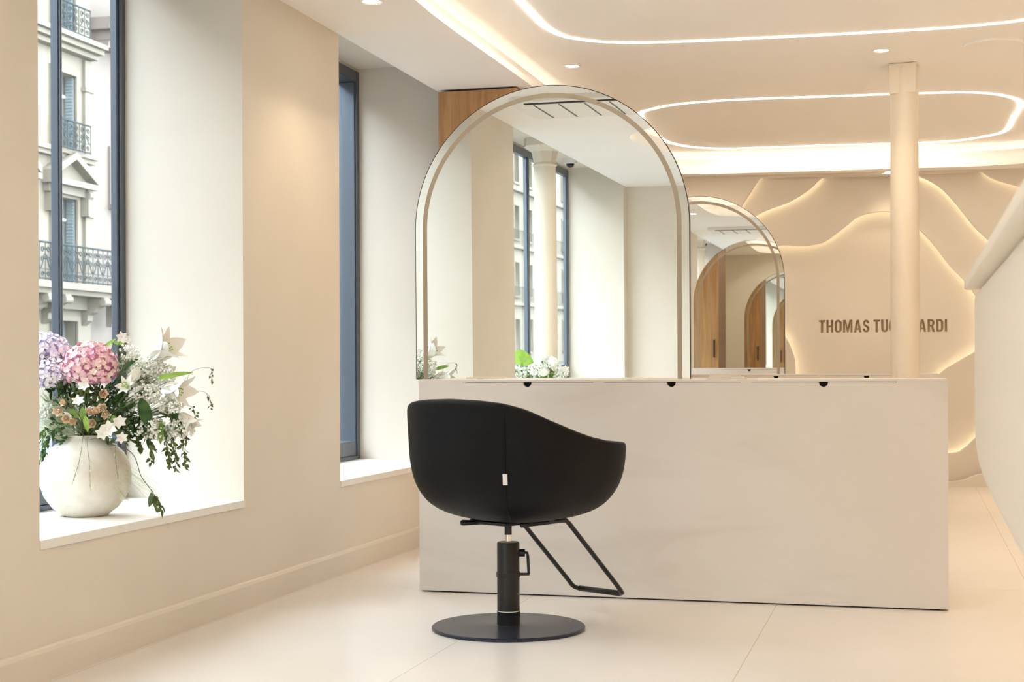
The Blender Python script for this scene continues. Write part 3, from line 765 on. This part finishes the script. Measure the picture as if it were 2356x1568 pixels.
def gyps(neck, c, rad, n, label, m_='gyp', sz=.0038, squash=.8):
    t = empty('gypsophila_spray', neck); c = Vector(c); fl = MB(); st = MB()
    hub = Vector(neck).lerp(c, .65)
    stem_to(st, neck, hub, .0014)
    for i in range(n):
        d = rv(1); 
        if d.length > 1: d.normalize()
        p = c + Vector((d.x*rad, d.y*rad, d.z*rad*squash))
        if i % 3 == 0: st.tube([hub, hub.lerp(p, .6) + rv(.006), p], .00045, 3, False)
        for k in range(R.choice((1,1,2,3))):
            fl.ball(p + rv(.006), sz*R.uniform(.7,1.3), 6, 4)
    rel(fl, neck).build('blossoms', M[m_], t, True); rel(st, neck).build('stems', M['stem'], t)
    return tag(t, label, 'flower', 'sprays of tiny white blossom')
def vine(neck, path, m_, label, n=26, L=.022, W=.007, r=.001, hang=.7, stemm='brownstem', t0=.25):
    t = empty('leafy_branch', neck); P = smooth_open([neck] + path, 8); st = MB().tube(P, r, 5); lf = MB()
    for i in range(n):
        q = t0 + (1-t0)*(i+.5)/n; k = min(len(P)-2, int(q*(len(P)-1))); p = P[k].lerp(P[k+1], q*(len(P)-1)-k)
        tang = (P[k+1]-P[k]).normalized(); d = (tang*.4 + rv(.8) + Vector((0,0,-hang))).normalized()
        e = p + d*.008; st.tube([p, e], r*.6, 3, False)
        blade(lf, e, d, rv(1) - FWD*.6, L*R.uniform(.7,1.25), W*R.uniform(.7,1.3), R.uniform(0,.5), 5, .3, .6)
    rel(st, neck).build('stem', M[stemm], t); rel(lf, neck).build('leaves', M[m_], t, True)
    return tag(t, label, 'branch')
def plume(neck, tips, label, m_='pale', n=70, spread=.03):
    t = empty('feather_grass', neck); mb = MB()
    for tp in tips:
        for i in range(n):
            e = Vector(tp) + rv(spread); a = Vector(neck).lerp(e, R.uniform(.3,.6)) + rv(.01)
            mid = a.lerp(e, .5) + rv(.008)
            mb.tube([a, mid, e], .0006, 3, False)
    rel(mb, neck).build('blades', M[m_], t)
    return tag(t, label, 'grass')

# vase 1 on the sill
vb = at_x(197, 1182, -2.705); VZ = .41
vc = Vector((vb.x, vb.y, VZ))
t = empty('round_vase', vc)
vr = .152
vp = [(.060,0),(.075,.003),(.108,.028),(.135,.065),(.149,.105),(.152,.138),(.146,.175),(.128,.212),(.100,.240),(.072,.254),(.062,.262),(.060,.272),(.054,.272),(.055,.258),(.07,.245),(.12,.20),(.13,.13),(.09,.03),(.03,.015)]
MB().lathe(vp, n=64, capb=True, capt=True).build('vase_body', M['vase'], t, True, angle=1.2)
tag(t, 'round rough white stoneware vase holding the bouquet on the window sill', 'vase')
neck = vc + Vector((0,0,.262))
D0 = (vc - CAM).dot(FWD)
def B(px, py, dd=0.0): return at_d(px, py, D0 + dd)
def nk(): return tuple(neck + Vector((R.uniform(-.03,.03), R.uniform(-.03,.03), -.004)))
hydrangea(nk(), B(208,840,-.06), .088, M['pink'], 'large pink hydrangea head above the round vase')
hydrangea(nk(), B(108,812,.02), .080, M['lilac'], 'pale lilac hydrangea cut off by the wall edge, upper of the two')
hydrangea(nk(), B(118,858,-.02), .070, M['lilac'], 'pale lilac hydrangea behind the pink one, lower of the two')
lily(nk(), B(346,826,.0), RGT*.85+UPV*.55-FWD*.2, .135, 'tall open white lily at the top right of the bouquet', .60)
lily(nk(), B(372,893,-.04), RGT*.95-UPV*.15-FWD*.3, .12, 'drooping white lily right of the tiny blossoms', .55)
lily(nk(), B(322,845,-.03), -RGT*.55-UPV*.9-FWD*.3, .075, 'half closed cream lily hanging beside the pink hydrangea', .25, npet=5)
lily(nk(), B(300,895,-.08), -RGT*.5+UPV*.6-FWD*.9, .055, 'cupped white bloom just right of the pink hydrangea', .9)
lily(nk(), B(412,950,-.02), RGT*.7-UPV*.6-FWD*.2, .085, 'small white lily low at the right above the hanging leaves', .45)
for i, (x, y, r, l) in enumerate(((237,905,.014,'deep peach spray rose touching the underside of the pink hydrangea'),(134,944,.016,'pale peach rose on the left of the bouquet, low'),
        (152,962,.013,'peach rose left of the centre leaves, beside a white petal'),(205,947,.013,'peach rose in the middle of the bouquet above the vase'),(222,945,.013,'peach rose at the left of the cluster of three'),
        (236,938,.013,'peach rose at the top of the cluster of three'),(243,952,.014,'peach rose at the lower right of the cluster of three'),(212,973,.014,'lowest peach rose just above the vase mouth'),(146,926,.011,'faded peach bud among the pale grasses'),(167,966,.014,'peach rose tucked under a green leaf'))):
    rose(nk(), B(x, y, -.125 + .004*i), r*1.35, l)
for x, y, r, l in ((180,925,.026,'white star blossom left of the centre, under the pink hydrangea'),(196,888,.026,'white bud hanging from the underside of the pink hydrangea'),(252,986,.032,'white star blossom over the right of the vase mouth'),
        (272,966,.030,'white star blossom highest right of the vase mouth'),(236,995,.028,'white star blossom lowest on the vase rim'),(278,1003,.026,'white star blossom on the right shoulder of the vase'),(160,950,.022,'white petal beside the peach rose on the left'),(281,775,.024,'white star blossom at the very top beside the window frame'),(293,778,.020,'pale star blossom at the top against the white reveal')):
    alstro(nk(), B(x, y, -.12 if y > 800 else 0), r, l)
k = 0
for x, y, rad, n, l in ((345,845,.045,170,'spray of tiny blossom under the tall lily'),(375,862,.045,150,'spray of tiny blossom between the two large lilies'),(338,905,.042,150,'spray of tiny blossom in the centre right of the bouquet'),
        (395,930,.040,120,'spray of tiny blossom beneath the drooping lily'),(320,870,.035,110,'dense spray of tiny blossom right of the pink hydrangea'),(420,985,.040,110,'spray of tiny blossom at the lower right tips'),
        (350,985,.045,110,'spray of tiny blossom among the hanging leaves'),(290,930,.035,90,'spray of tiny blossom left of the large dark leaf'),(385,1000,.035,70,'lowest spray of tiny blossom'),(105,945,.035,110,'spray of tiny blossom at the left wall edge'),
        (300,810,.03,50,'thin spray of tiny blossom against the window frame')):
    gyps(nk(), B(x, y, R.uniform(-.08,.03)), rad, n, l)
gyps(nk(), B(300,835,.03), .04, 120, 'pale green spray behind the curled leaf', 'pale', .003)
leaf(nk(), B(325,915,-.10), -UPV+RGT*.25, .115, .022, 'dkgreen', 'large dark glossy leaf hanging in the middle right')
leaf(nk(), B(372,968,-.06), -UPV-RGT*.12, .085, .010, 'green', 'narrow bright green leaf pointing down')
leaf(nk(), B(360,872,-.05), RGT+UPV*.28, .125, .010, 'lime', 'long pointed yellow green leaf above the drooping lily')
leaf(nk(), B(280,855,-.02), UPV*.9+RGT*.7, .085, .010, 'dkgreen', 'curled blue green leaf arching under the tall lily', bend=.9)
leaf(nk(), B(240,800,.02), RGT*.6+UPV*.6, .050, .007, 'lime', 'small lime leaf between pink hydrangea and window frame')
leaf(nk(), B(262,787,.02), RGT*.9-UPV*.1, .04, .008, 'lime', 'small lime leaf under the top white blossom')
leaf(nk(), B(190,935,-.10), -UPV+RGT*.05, .060, .011, 'green', 'green leaf in the middle under the white star blossom')
leaf(nk(), B(196,955,-.12), -UPV+RGT*.1, .060, .009, 'lime', 'lime green leaf hanging over the vase mouth')
leaf(nk(), B(160,940,-.10), RGT*.6-UPV*.6, .045, .010, 'green', 'green leaf left of centre among the peach roses')
leaf(nk(), B(262,955,-.12), -UPV*.8-RGT*.1, .045, .010, 'green', 'grey green leaf between the right star blossoms')
leaf(nk(), B(395,948,-.03), RGT*.6-UPV*.7, .055, .013, 'dkgreen', 'dark leaf at the right under the drooping lily')
leaf(nk(), B(365,945,-.02), RGT*.8-UPV*.2, .045, .010, 'dkgreen', 'short dark leaf beneath the drooping lily')
# dark filling foliage
for x, y, l in ((175,905,'dark foliage under the pink hydrangea, left'),(245,925,'dark foliage in the centre of the bouquet'),(300,960,'dark foliage right of the vase mouth'),(225,975,'dark foliage above the vase mouth'),(140,985,'dark foliage over the left shoulder of the vase'),(330,985,'dark foliage below the large leaf'),(205,900,'dark foliage straight below the pink hydrangea'),(262,900,'dark foliage right of the pink hydrangea'),(270,985,'dark foliage over the right shoulder of the vase'),(150,900,'dark foliage under the lilac hydrangea')):
    c = B(x, y, -.03); t = empty('foliage_sprig', nk()); nb = Vector(t.location); mb = MB()
    for i in range(60):
        p = c + rv(.040); blade(mb, p, (rv(1)+Vector((0,0,-.3))).normalized(), rv(1), R.uniform(.02,.04), R.uniform(.004,.008), .4, 5, .3)
    rel(mb, nb).build('leaves', M['dkgreen' if R.random() < .6 else 'olive'], t, True)
    mb = MB(); stem_to(mb, nb, c, .0016); rel(mb, nb).build('stem', M['stem'], t); tag(t, l, 'foliage')
for path, l, n in (([B(330,960), B(345,1010), B(352,1060)], 'hanging leafy branch, first right of the vase', 30), ([B(350,955), B(380,1000), B(388,1065)], 'hanging leafy branch in the middle of the trailing ones', 34),
        ([B(360,950), B(415,985), B(425,1070)], 'hanging leafy branch ending lowest at the right', 36), ([B(340,940), B(405,960), B(432,1010)], 'short leafy branch over the right trailing ones', 26),
        ([B(310,965), B(318,1010), B(325,1030)], 'leafy branch hanging beside the vase shoulder', 24), ([B(350,970), B(400,1020), B(405,1075)], 'thin leafy branch between the longer trailing ones', 26)):
    vine(nk(), path, 'olive', l, n, .019, .0058, t0=.5)
vine(nk(), [B(400,905), B(440,855), B(484,846), B(487,872)], 'olive', 'thin sprig reaching out highest at the right', 8, .012, .004, .0006, t0=.7)
vine(nk(), [B(400,930), B(450,900), B(480,908), B(484,935)], 'olive', 'thin sprig reaching out at the right, second from top', 9, .012, .004, .0006, t0=.65)
vine(nk(), [B(400,940), B(440,935), B(452,965)], 'olive', 'short dark sprig at the right below the lily', 12, .011, .004, .0006, t0=.6)
vine(nk(), [B(295,1035,-.06), B(325,1095,-.06), B(350,1130,-.05), B(372,1168,-.04)], 'olive', 'long broken branch drooping to the sill right of the vase', 16, .034, .008, .0013, hang=1.2, t0=.72)
vine(nk(), [B(110,985,-.05), B(98,1030,-.05), B(92,1060,-.04)], 'green', 'fern like frond at the left of the vase', 34, .024, .004, t0=.3, stemm='stem')
vine(nk(), [B(150,975,-.10), B(115,1000,-.10), B(100,1045,-.08)], 'dkgreen', 'dark frond over the left shoulder of the vase', 30, .022, .005, t0=.3, stemm='stem')
for tips, l, mm in (([B(110,920), B(125,950), B(100,975)], 'fluffy pale grass at the left of the bouquet', 'pale'), ([B(150,925,-.05), B(130,985,-.06)], 'fluffy pale grass above the left of the vase', 'pale'),
        ([B(350,1130,-.05), B(300,1150,-.10)], 'wispy grass trailing right of the vase', 'pale')):
    plume(nk(), tips, l, mm, 120 if 'wispy' not in l else 14, .032)
for pth, l in (([B(190,1010,-.17), B(182,1060,-.175), B(168,1105,-.17)], 'single grass stalk hanging left over the front of the vase'), ([B(200,1010,-.17), B(206,1070,-.175), B(208,1120,-.17)], 'single grass stalk hanging straight over the vase front'),
        ([B(258,1010,-.16), B(266,1060,-.17), B(272,1100,-.165)], 'single grass stalk hanging right over the vase front')):
    vine(nk(), pth, 'pale', l, 14, .012, .0014, .0007, hang=1.5, stemm='stem', t0=.5)

# second bouquet: stands behind the camera's left on the long sill, seen in the large mirror
v2 = Vector((-2.70, 1.28, .41)); t = empty('flower_bowl', v2)
MB().lathe([(.05,0),(.085,.02),(.10,.07),(.105,.12),(.095,.17),(.08,.19),(.075,.19),(.09,.16),(.08,.05),(.02,.03)], n=40).build('bowl_body', M['vase'], t, True, angle=1.2)
tag(t, 'white bowl vase on the sill behind the camera', 'vase')
n2 = v2 + Vector((0,0,.185))
def nk2(): return tuple(n2 + Vector((R.uniform(-.03,.03), R.uniform(-.03,.03), 0)))
for x, y, z, l in ((.02,.02,.32,'white bloom at the top of the bouquet seen in the large mirror'),(.10,.03,.27,'white bloom in the middle of the mirrored bouquet'),(.16,.0,.20,'white bloom at the right end of the mirrored bouquet'),(.03,.04,.20,'white bloom low in the mirrored bouquet')):
    c = n2 + Vector((x+.04,y,z)); hydrangea(nk2(), c, .045, M['whitep'], l, n=120)
leaf(nk2(), n2 + Vector((-.18,.04,.33)), Vector((.85,-.1,-.30)), .19, .062, 'lime', 'broad bright green leaf of the mirrored bouquet', up=Vector((.2,.9,.45)), bend=.2)
for x, y, z, l in ((-.10,.05,.20,'tiny blossom under the broad leaf'),(.10,.02,.27,'tiny blossom in the middle of the mirrored bouquet'),(.20,.02,.20,'tiny blossom at the right of the mirrored bouquet'),(.02,.07,.22,'tiny blossom low in the mirrored bouquet')):
    gyps(nk2(), n2 + Vector((x,y,z)), .06, 120, l, 'gyp', .005)
for x, y, z, l in ((-.10,.02,.18,'dark leaves under the broad leaf of the mirrored bouquet'),(.06,-.01,.19,'dark leaves inside the mirrored bouquet'),(.15,-.02,.16,'dark leaves at the right of the mirrored bouquet')):
    c = n2 + Vector((x,y,z)); t = empty('foliage_sprig', nk2()); nb = Vector(t.location); mb = MB()
    for i in range(60):
        p = c + rv(.06); blade(mb, p, rv(1), rv(1), R.uniform(.03,.05), R.uniform(.008,.012), .4, 5, .3)
    rel(mb, nb).build('leaves', M['green'], t, True); tag(t, l, 'foliage')

# ------------------------------------------------------------------ the street outside
struct(MB().box(-60, -3.06, -130, 90, -.35, -.2).build('street', M['street']))
XF = -23.0
def scroll_rail(t, y0, y1, z0, h, xo=.0, ny=None):
    """wrought iron railing: rails + scroll work, one mesh"""
    mb = MB(); x = XF + .75 + xo
    mb.tube([(x,y0,z0+h),(x,y1,z0+h)], .03, 6); mb.tube([(x,y0,z0+.06),(x,y1,z0+.06)], .022, 6); mb.tube([(x,y0,z0+.30),(x,y1,z0+.30)], .014, 4)
    n = max(2, int((y1-y0)/.26))
    for i in range(n+1):
        y = y0 + (y1-y0)*i/n; mb.tube([(x,y,z0+.02),(x,y,z0+h)], .013, 4)
        if i < n:
            c = y + (y1-y0)/n/2; s = 1 if i % 2 else -1
            for zc_, rr in ((z0+h*.80,.085),(z0+h*.55,.085),(z0+.17,.075)):
                pts = [(x, c + s*rr*(1-k*.055)*math.cos(k*.62), zc_ + rr*(1-k*.055)*math.sin(k*.62)) for k in range(13)]
                mb.tube(pts, .015, 4)
            mb.tube([(x, c-s*.1, z0+.3), (x, c, z0+h*.45), (x, c+s*.08, z0+h*.68)], .014, 4)
    o = mb.build('railing', M['iron'], t); return o
def corbel(t, y, z, m_):
    mb = MB(); prof = [(0,0),(.75,0),(.78,-.10),(.70,-.22),(.50,-.30),(.40,-.42),(.22,-.50),(.20,-.66),(0,-.80)]; n = len(prof)
    mb.add([(XF+a, y-.14, z+b) for a, b in prof] + [(XF+a, y+.14, z+b) for a, b in prof], [tuple(range(n)), tuple(range(2*n-1,n-1,-1))] + [(i,(i+1)%n,n+(i+1)%n,n+i) for i in range(n)])
    mb.tube([(XF+.70,y-.17,z-.14),(XF+.70,y+.17,z-.14)], .11, 12)
    mb.build('corbel', m_, t)
def facade_window(t, yc, z0, z1, w2, m_, pediment=False, shut=True, dep=.35):
    f = MB(); e = .14
    f.box(XF-.02, XF+.07, yc-w2-e, yc-w2, z0, z1+e); f.box(XF-.02, XF+.07, yc+w2, yc+w2+e, z0, z1+e); f.box(XF-.02, XF+.07, yc-w2, yc+w2, z1, z1+e)
    w_ = f.build('window', m_, t)
    g = MB().box(XF-dep-.02, XF-dep, yc-w2, yc+w2, z0, z1).build('pane', M['darkglass'], w_)
    fr_ = MB().box(XF-dep, XF-dep+.05, yc-.04, yc+.04, z0, z1); fr_.box(XF-dep, XF-dep+.05, yc-w2, yc+w2, z1-.6, z1-.53)
    fr_.build('sash', M['camwhite'], w_)
    if shut:
        s = MB()
        for sg in (1, -1):
            ye = yc + sg*(w2-.015); s.box(XF-dep+.06, XF-.04, ye-.015, ye+.015, z0, z1-.05)
            for i in range(int((z1-z0)/.09)): s.box(XF-dep+.08, XF-.06, ye-sg*.03-.012, ye-sg*.03+.012, z0+.05+i*.09, z0+.09+i*.09)
        s.build('shutter', M['shutter'], w_)
    if pediment:
        p = MB(); zz = z1+.30; hw = w2+.55; pr = .42
        p.box(XF, XF+pr, yc-hw, yc+hw, zz, zz+.16); p.box(XF, XF+.2, yc-hw+.1, yc+hw-.1, zz-.22, zz)
        for sg in (-1, 1):
            a = (yc+sg*hw, zz+.16); b = (yc, zz+.16+hw*.52)
            p.add([(XF,a[0],a[1]),(XF+pr,a[0],a[1]),(XF+pr,b[0],b[1]),(XF,b[0],b[1]),(XF,a[0],a[1]+.2),(XF+pr,a[0],a[1]+.2),(XF+pr,b[0],b[1]+.2),(XF,b[0],b[1]+.2)],
                  [(0,1,2,3),(7,6,5,4),(1,5,6,2),(0,4,5,1),(3,2,6,7),(0,3,7,4)])
        p.add([(XF+.12,yc-hw,zz+.16),(XF+.12,yc+hw,zz+.16),(XF+.12,yc,zz+.16+hw*.52)], [(0,1,2)])
        for sg in (-1, 1):
            p.box(XF, XF+.3, yc+sg*(w2+.28)-.09, yc+sg*(w2+.28)+.09, zz-.75, zz)
            p.tube([(XF+.26, yc+sg*(w2+.28)-.1, zz-.15), (XF+.26, yc+sg*(w2+.28)+.1, zz-.15)], .12, 10)
        p.build('pediment', m_, t)
def grid_wall(name, y0, y1, z0, z1, opens, m_, t, dep=.5, xo=0):
    """wall with window openings (list of yc, z0, z1, w2)"""
    o = holed(name, [(y0,z0),(y1,z0),(y1,z1),(y0,z1)], [[(yc-w,a),(yc+w,a),(yc+w,b),(yc-w,b)] for yc,a,b,w in opens], dep, m_, lambda v: Vector((XF-dep/2+xo+v[2], v[0], v[1])), t)
    return o
# detailed corner building
bA = empty('apartment_building', (XF, 33, -.2)); 
def fixroot(t):
    off = Vector(t.location)
    for o in list(t.children): o.location = Vector(o.location) - off
wy_ = [36.75, 33.9, 31.05]
opens = []
for yc in wy_: opens += [(yc, 3.32, 5.75, .6), (yc, 7.05, 9.25, .58), (yc, 10.3, 12.6, .55), (yc, .3, 2.3, .6)]
grid_wall('wall', 29.4, 38.12, -.2, 14.2, opens, M['stone'], bA)
MB().box(XF-12, XF-.5, 29.4, 38.12, -.2, 14.2).build('building_mass', M['stone'], bA)
MB().box(XF-11, XF-.3, 29.8, 37.8, 14.2, 17.2).build('roof', M['roof'], bA)
for yc in wy_:
    facade_window(bA, yc, 3.32, 5.75, .6, M['stone'], True)
    facade_window(bA, yc, 7.05, 9.25, .58, M['stone'])
    facade_window(bA, yc, 10.3, 12.6, .55, M['stone'])
    facade_window(bA, yc, .3, 2.3, .6, M['stone'], shut=False)
    for z in (7.02, 10.3):
        scroll_rail(bA, yc-.75, yc+.75, z, .82, xo=-.35)
mb = MB()
mb.box(XF, XF+.85, 29.4, 39.9, 3.12, 3.30); mb.box(XF, XF+.70, 29.4, 39.9, 2.98, 3.12); mb.box(XF, XF+.2, 29.4, 38.1, 2.62, 2.98)
mb.build('balcony', M['stone'], bA)
scroll_rail(bA, 29.4, 39.9, 3.30, 1.02)
for y in (39.1, 37.75, 35.75, 34.9, 32.9, 32.1, 30.1): corbel(bA, y, 2.98, M['stone'])
mb = MB()
for z, p in ((6.95,.30),(6.83,.2),(10.12,.62),(9.98,.48),(9.84,.30),(13.9,.5),(13.75,.35)): mb.box(XF, XF+p, 29.4, 38.12, z, z+.13)
mb.box(XF, XF+.10, 37.72, 38.12, 3.3, 6.8); mb.box(XF, XF+.16, 37.66, 38.12, 5.3, 5.45); mb.box(XF, XF+.16, 37.66, 38.12, 6.0, 6.12); mb.box(XF, XF+.10, 37.72, 38.12, 7.1, 9.8); mb.box(XF, XF+.16, 37.66, 38.12, 8.9, 9.02)
mb.build('cornice', M['stone'], bA)
fixroot(bA)
tag(bA, 'cream stone apartment building with pediments and iron balconies across the street', 'building')
# plain pink wall building
bB = empty('apartment_building', (XF, 45, -.2))
opens = [(40.35, 5.9, 7.5, .5), (43.5, 5.9, 7.5, .5), (43.5, 9.3, 11.2, .5), (43.5, .3, 2.3, .6), (47, 5.9, 7.5, .5), (47, 9.3, 11.2, .5)]
grid_wall('wall', 38.14, 52, -.2, 14.6, opens, M['stone2'], bB, xo=-.35)
MB().box(XF-12, XF-.86, 38.14, 52, -.2, 14.6).build('building_mass', M['stone2'], bB)
for yc, a, b, w_ in opens:
    o0 = len(bB.children); facade_window(bB, yc, a, b, w_, M['stone2'], dep=.5)
for o in bB.children:
    if o.name.startswith('window'): o.location.x -= .34
mb = MB(); mb.box(XF-.35, XF+.5, 38.6, 41.8, 11.05, 11.25); mb.box(XF-.35, XF+.38, 38.6, 41.8, 10.9, 11.05)
for y in (38.8, 39.35, 39.9, 40.6, 41.3): mb.box(XF-.35, XF+.35, y, y+.25, 10.62, 10.9); mb.box(XF-.35, XF+.2, y+.02, y+.23, 10.4, 10.62)
mb.build('balcony', M['stone2'], bB); scroll_rail(bB, 38.6, 41.8, 11.25, .9, xo=-.3)
MB().box(XF-.35, XF-.33, 38.62, 38.85, 5.72, 5.82).build('vent_grille', M['iron'], bB)
MB().box(XF-.35, XF-.15, 39.7, 41, 5.75, 5.9).build('window_ledge', M['stone2'], bB)
MB().box(XF-11, XF-.6, 38.5, 51.6, 14.6, 17.5).build('roof', M['roof'], bB)
fixroot(bB); tag(bB, 'plain pinkish stone building right behind the corner of the cream one', 'building')
# further buildings along the street (seen in the mirrors)
def plain(y0, y1, m_, label, zt):
    t = empty('apartment_building', (XF, (y0+y1)/2, -.2)); n = max(1, int((y1-y0)/3.1)); st = (y1-y0)/n
    op = [(y0+st*(i+.5), z, z+2.0, .55) for i in range(n) for z in (.5, 3.9, 7.3, 10.7) if z+2.2 < zt]
    grid_wall('wall', y0, y1, -.2, zt, op, m_, t)
    MB().box(XF-12, XF-.5, y0, y1, -.2, zt).build('building_mass', m_, t)
    MB().box(XF-11, XF-.3, y0+.3, y1-.3, zt, zt+2.6).build('roof', M['roof'], t)
    for yc, a, b, w_ in op:
        f = MB(); f.box(XF-.02, XF+.07, yc-w_-.14, yc-w_, a, b+.14); f.box(XF-.02, XF+.07, yc+w_, yc+w_+.14, a, b+.14); f.box(XF-.02, XF+.07, yc-w_, yc+w_, b, b+.14); f.box(XF-.02, XF+.12, yc-w_-.2, yc+w_+.2, a-.12, a)
        w1 = f.build('window', m_, t); MB().box(XF-.35, XF-.33, yc-w_, yc+w_, a, b).build('pane', M['darkglass'], w1)
    mb = MB()
    for z in (3.3, 6.7, 10.1, zt-.3):
        if z < zt: mb.box(XF, XF+.35, y0, y1, z, z+.18)
    mb.build('cornice', m_, t)
    for z in (3.48, 6.88):
        if zt > z+3: scroll = MB().tube([(XF+.3,y0,z+.9),(XF+.3,y1,z+.9)], .03, 4); 
        [scroll.tube([(XF+.3,y0+i*.3,z),(XF+.3,y0+i*.3,z+.9)], .012, 3) for i in range(int((y1-y0)/.3))]
        scroll.build('railing', M['iron'], t)
    fixroot(t); tag(t, label, 'building')
plain(12, 29.3, M['stone'], 'cream building next to the pedimented one, toward the salon', 13.4)
plain(-12, 11.9, M['stone2'], 'long pale building directly opposite the salon windows', 14.2)
plain(-38, -12.1, M['stone'], 'cream building further back along the street', 13.6)
plain(-66, -38.1, M['stone2'], 'pale building second farthest behind the camera', 14.6)
plain(-110, -66.1, M['stone'], 'pale building farthest down the street behind the camera', 13.8)
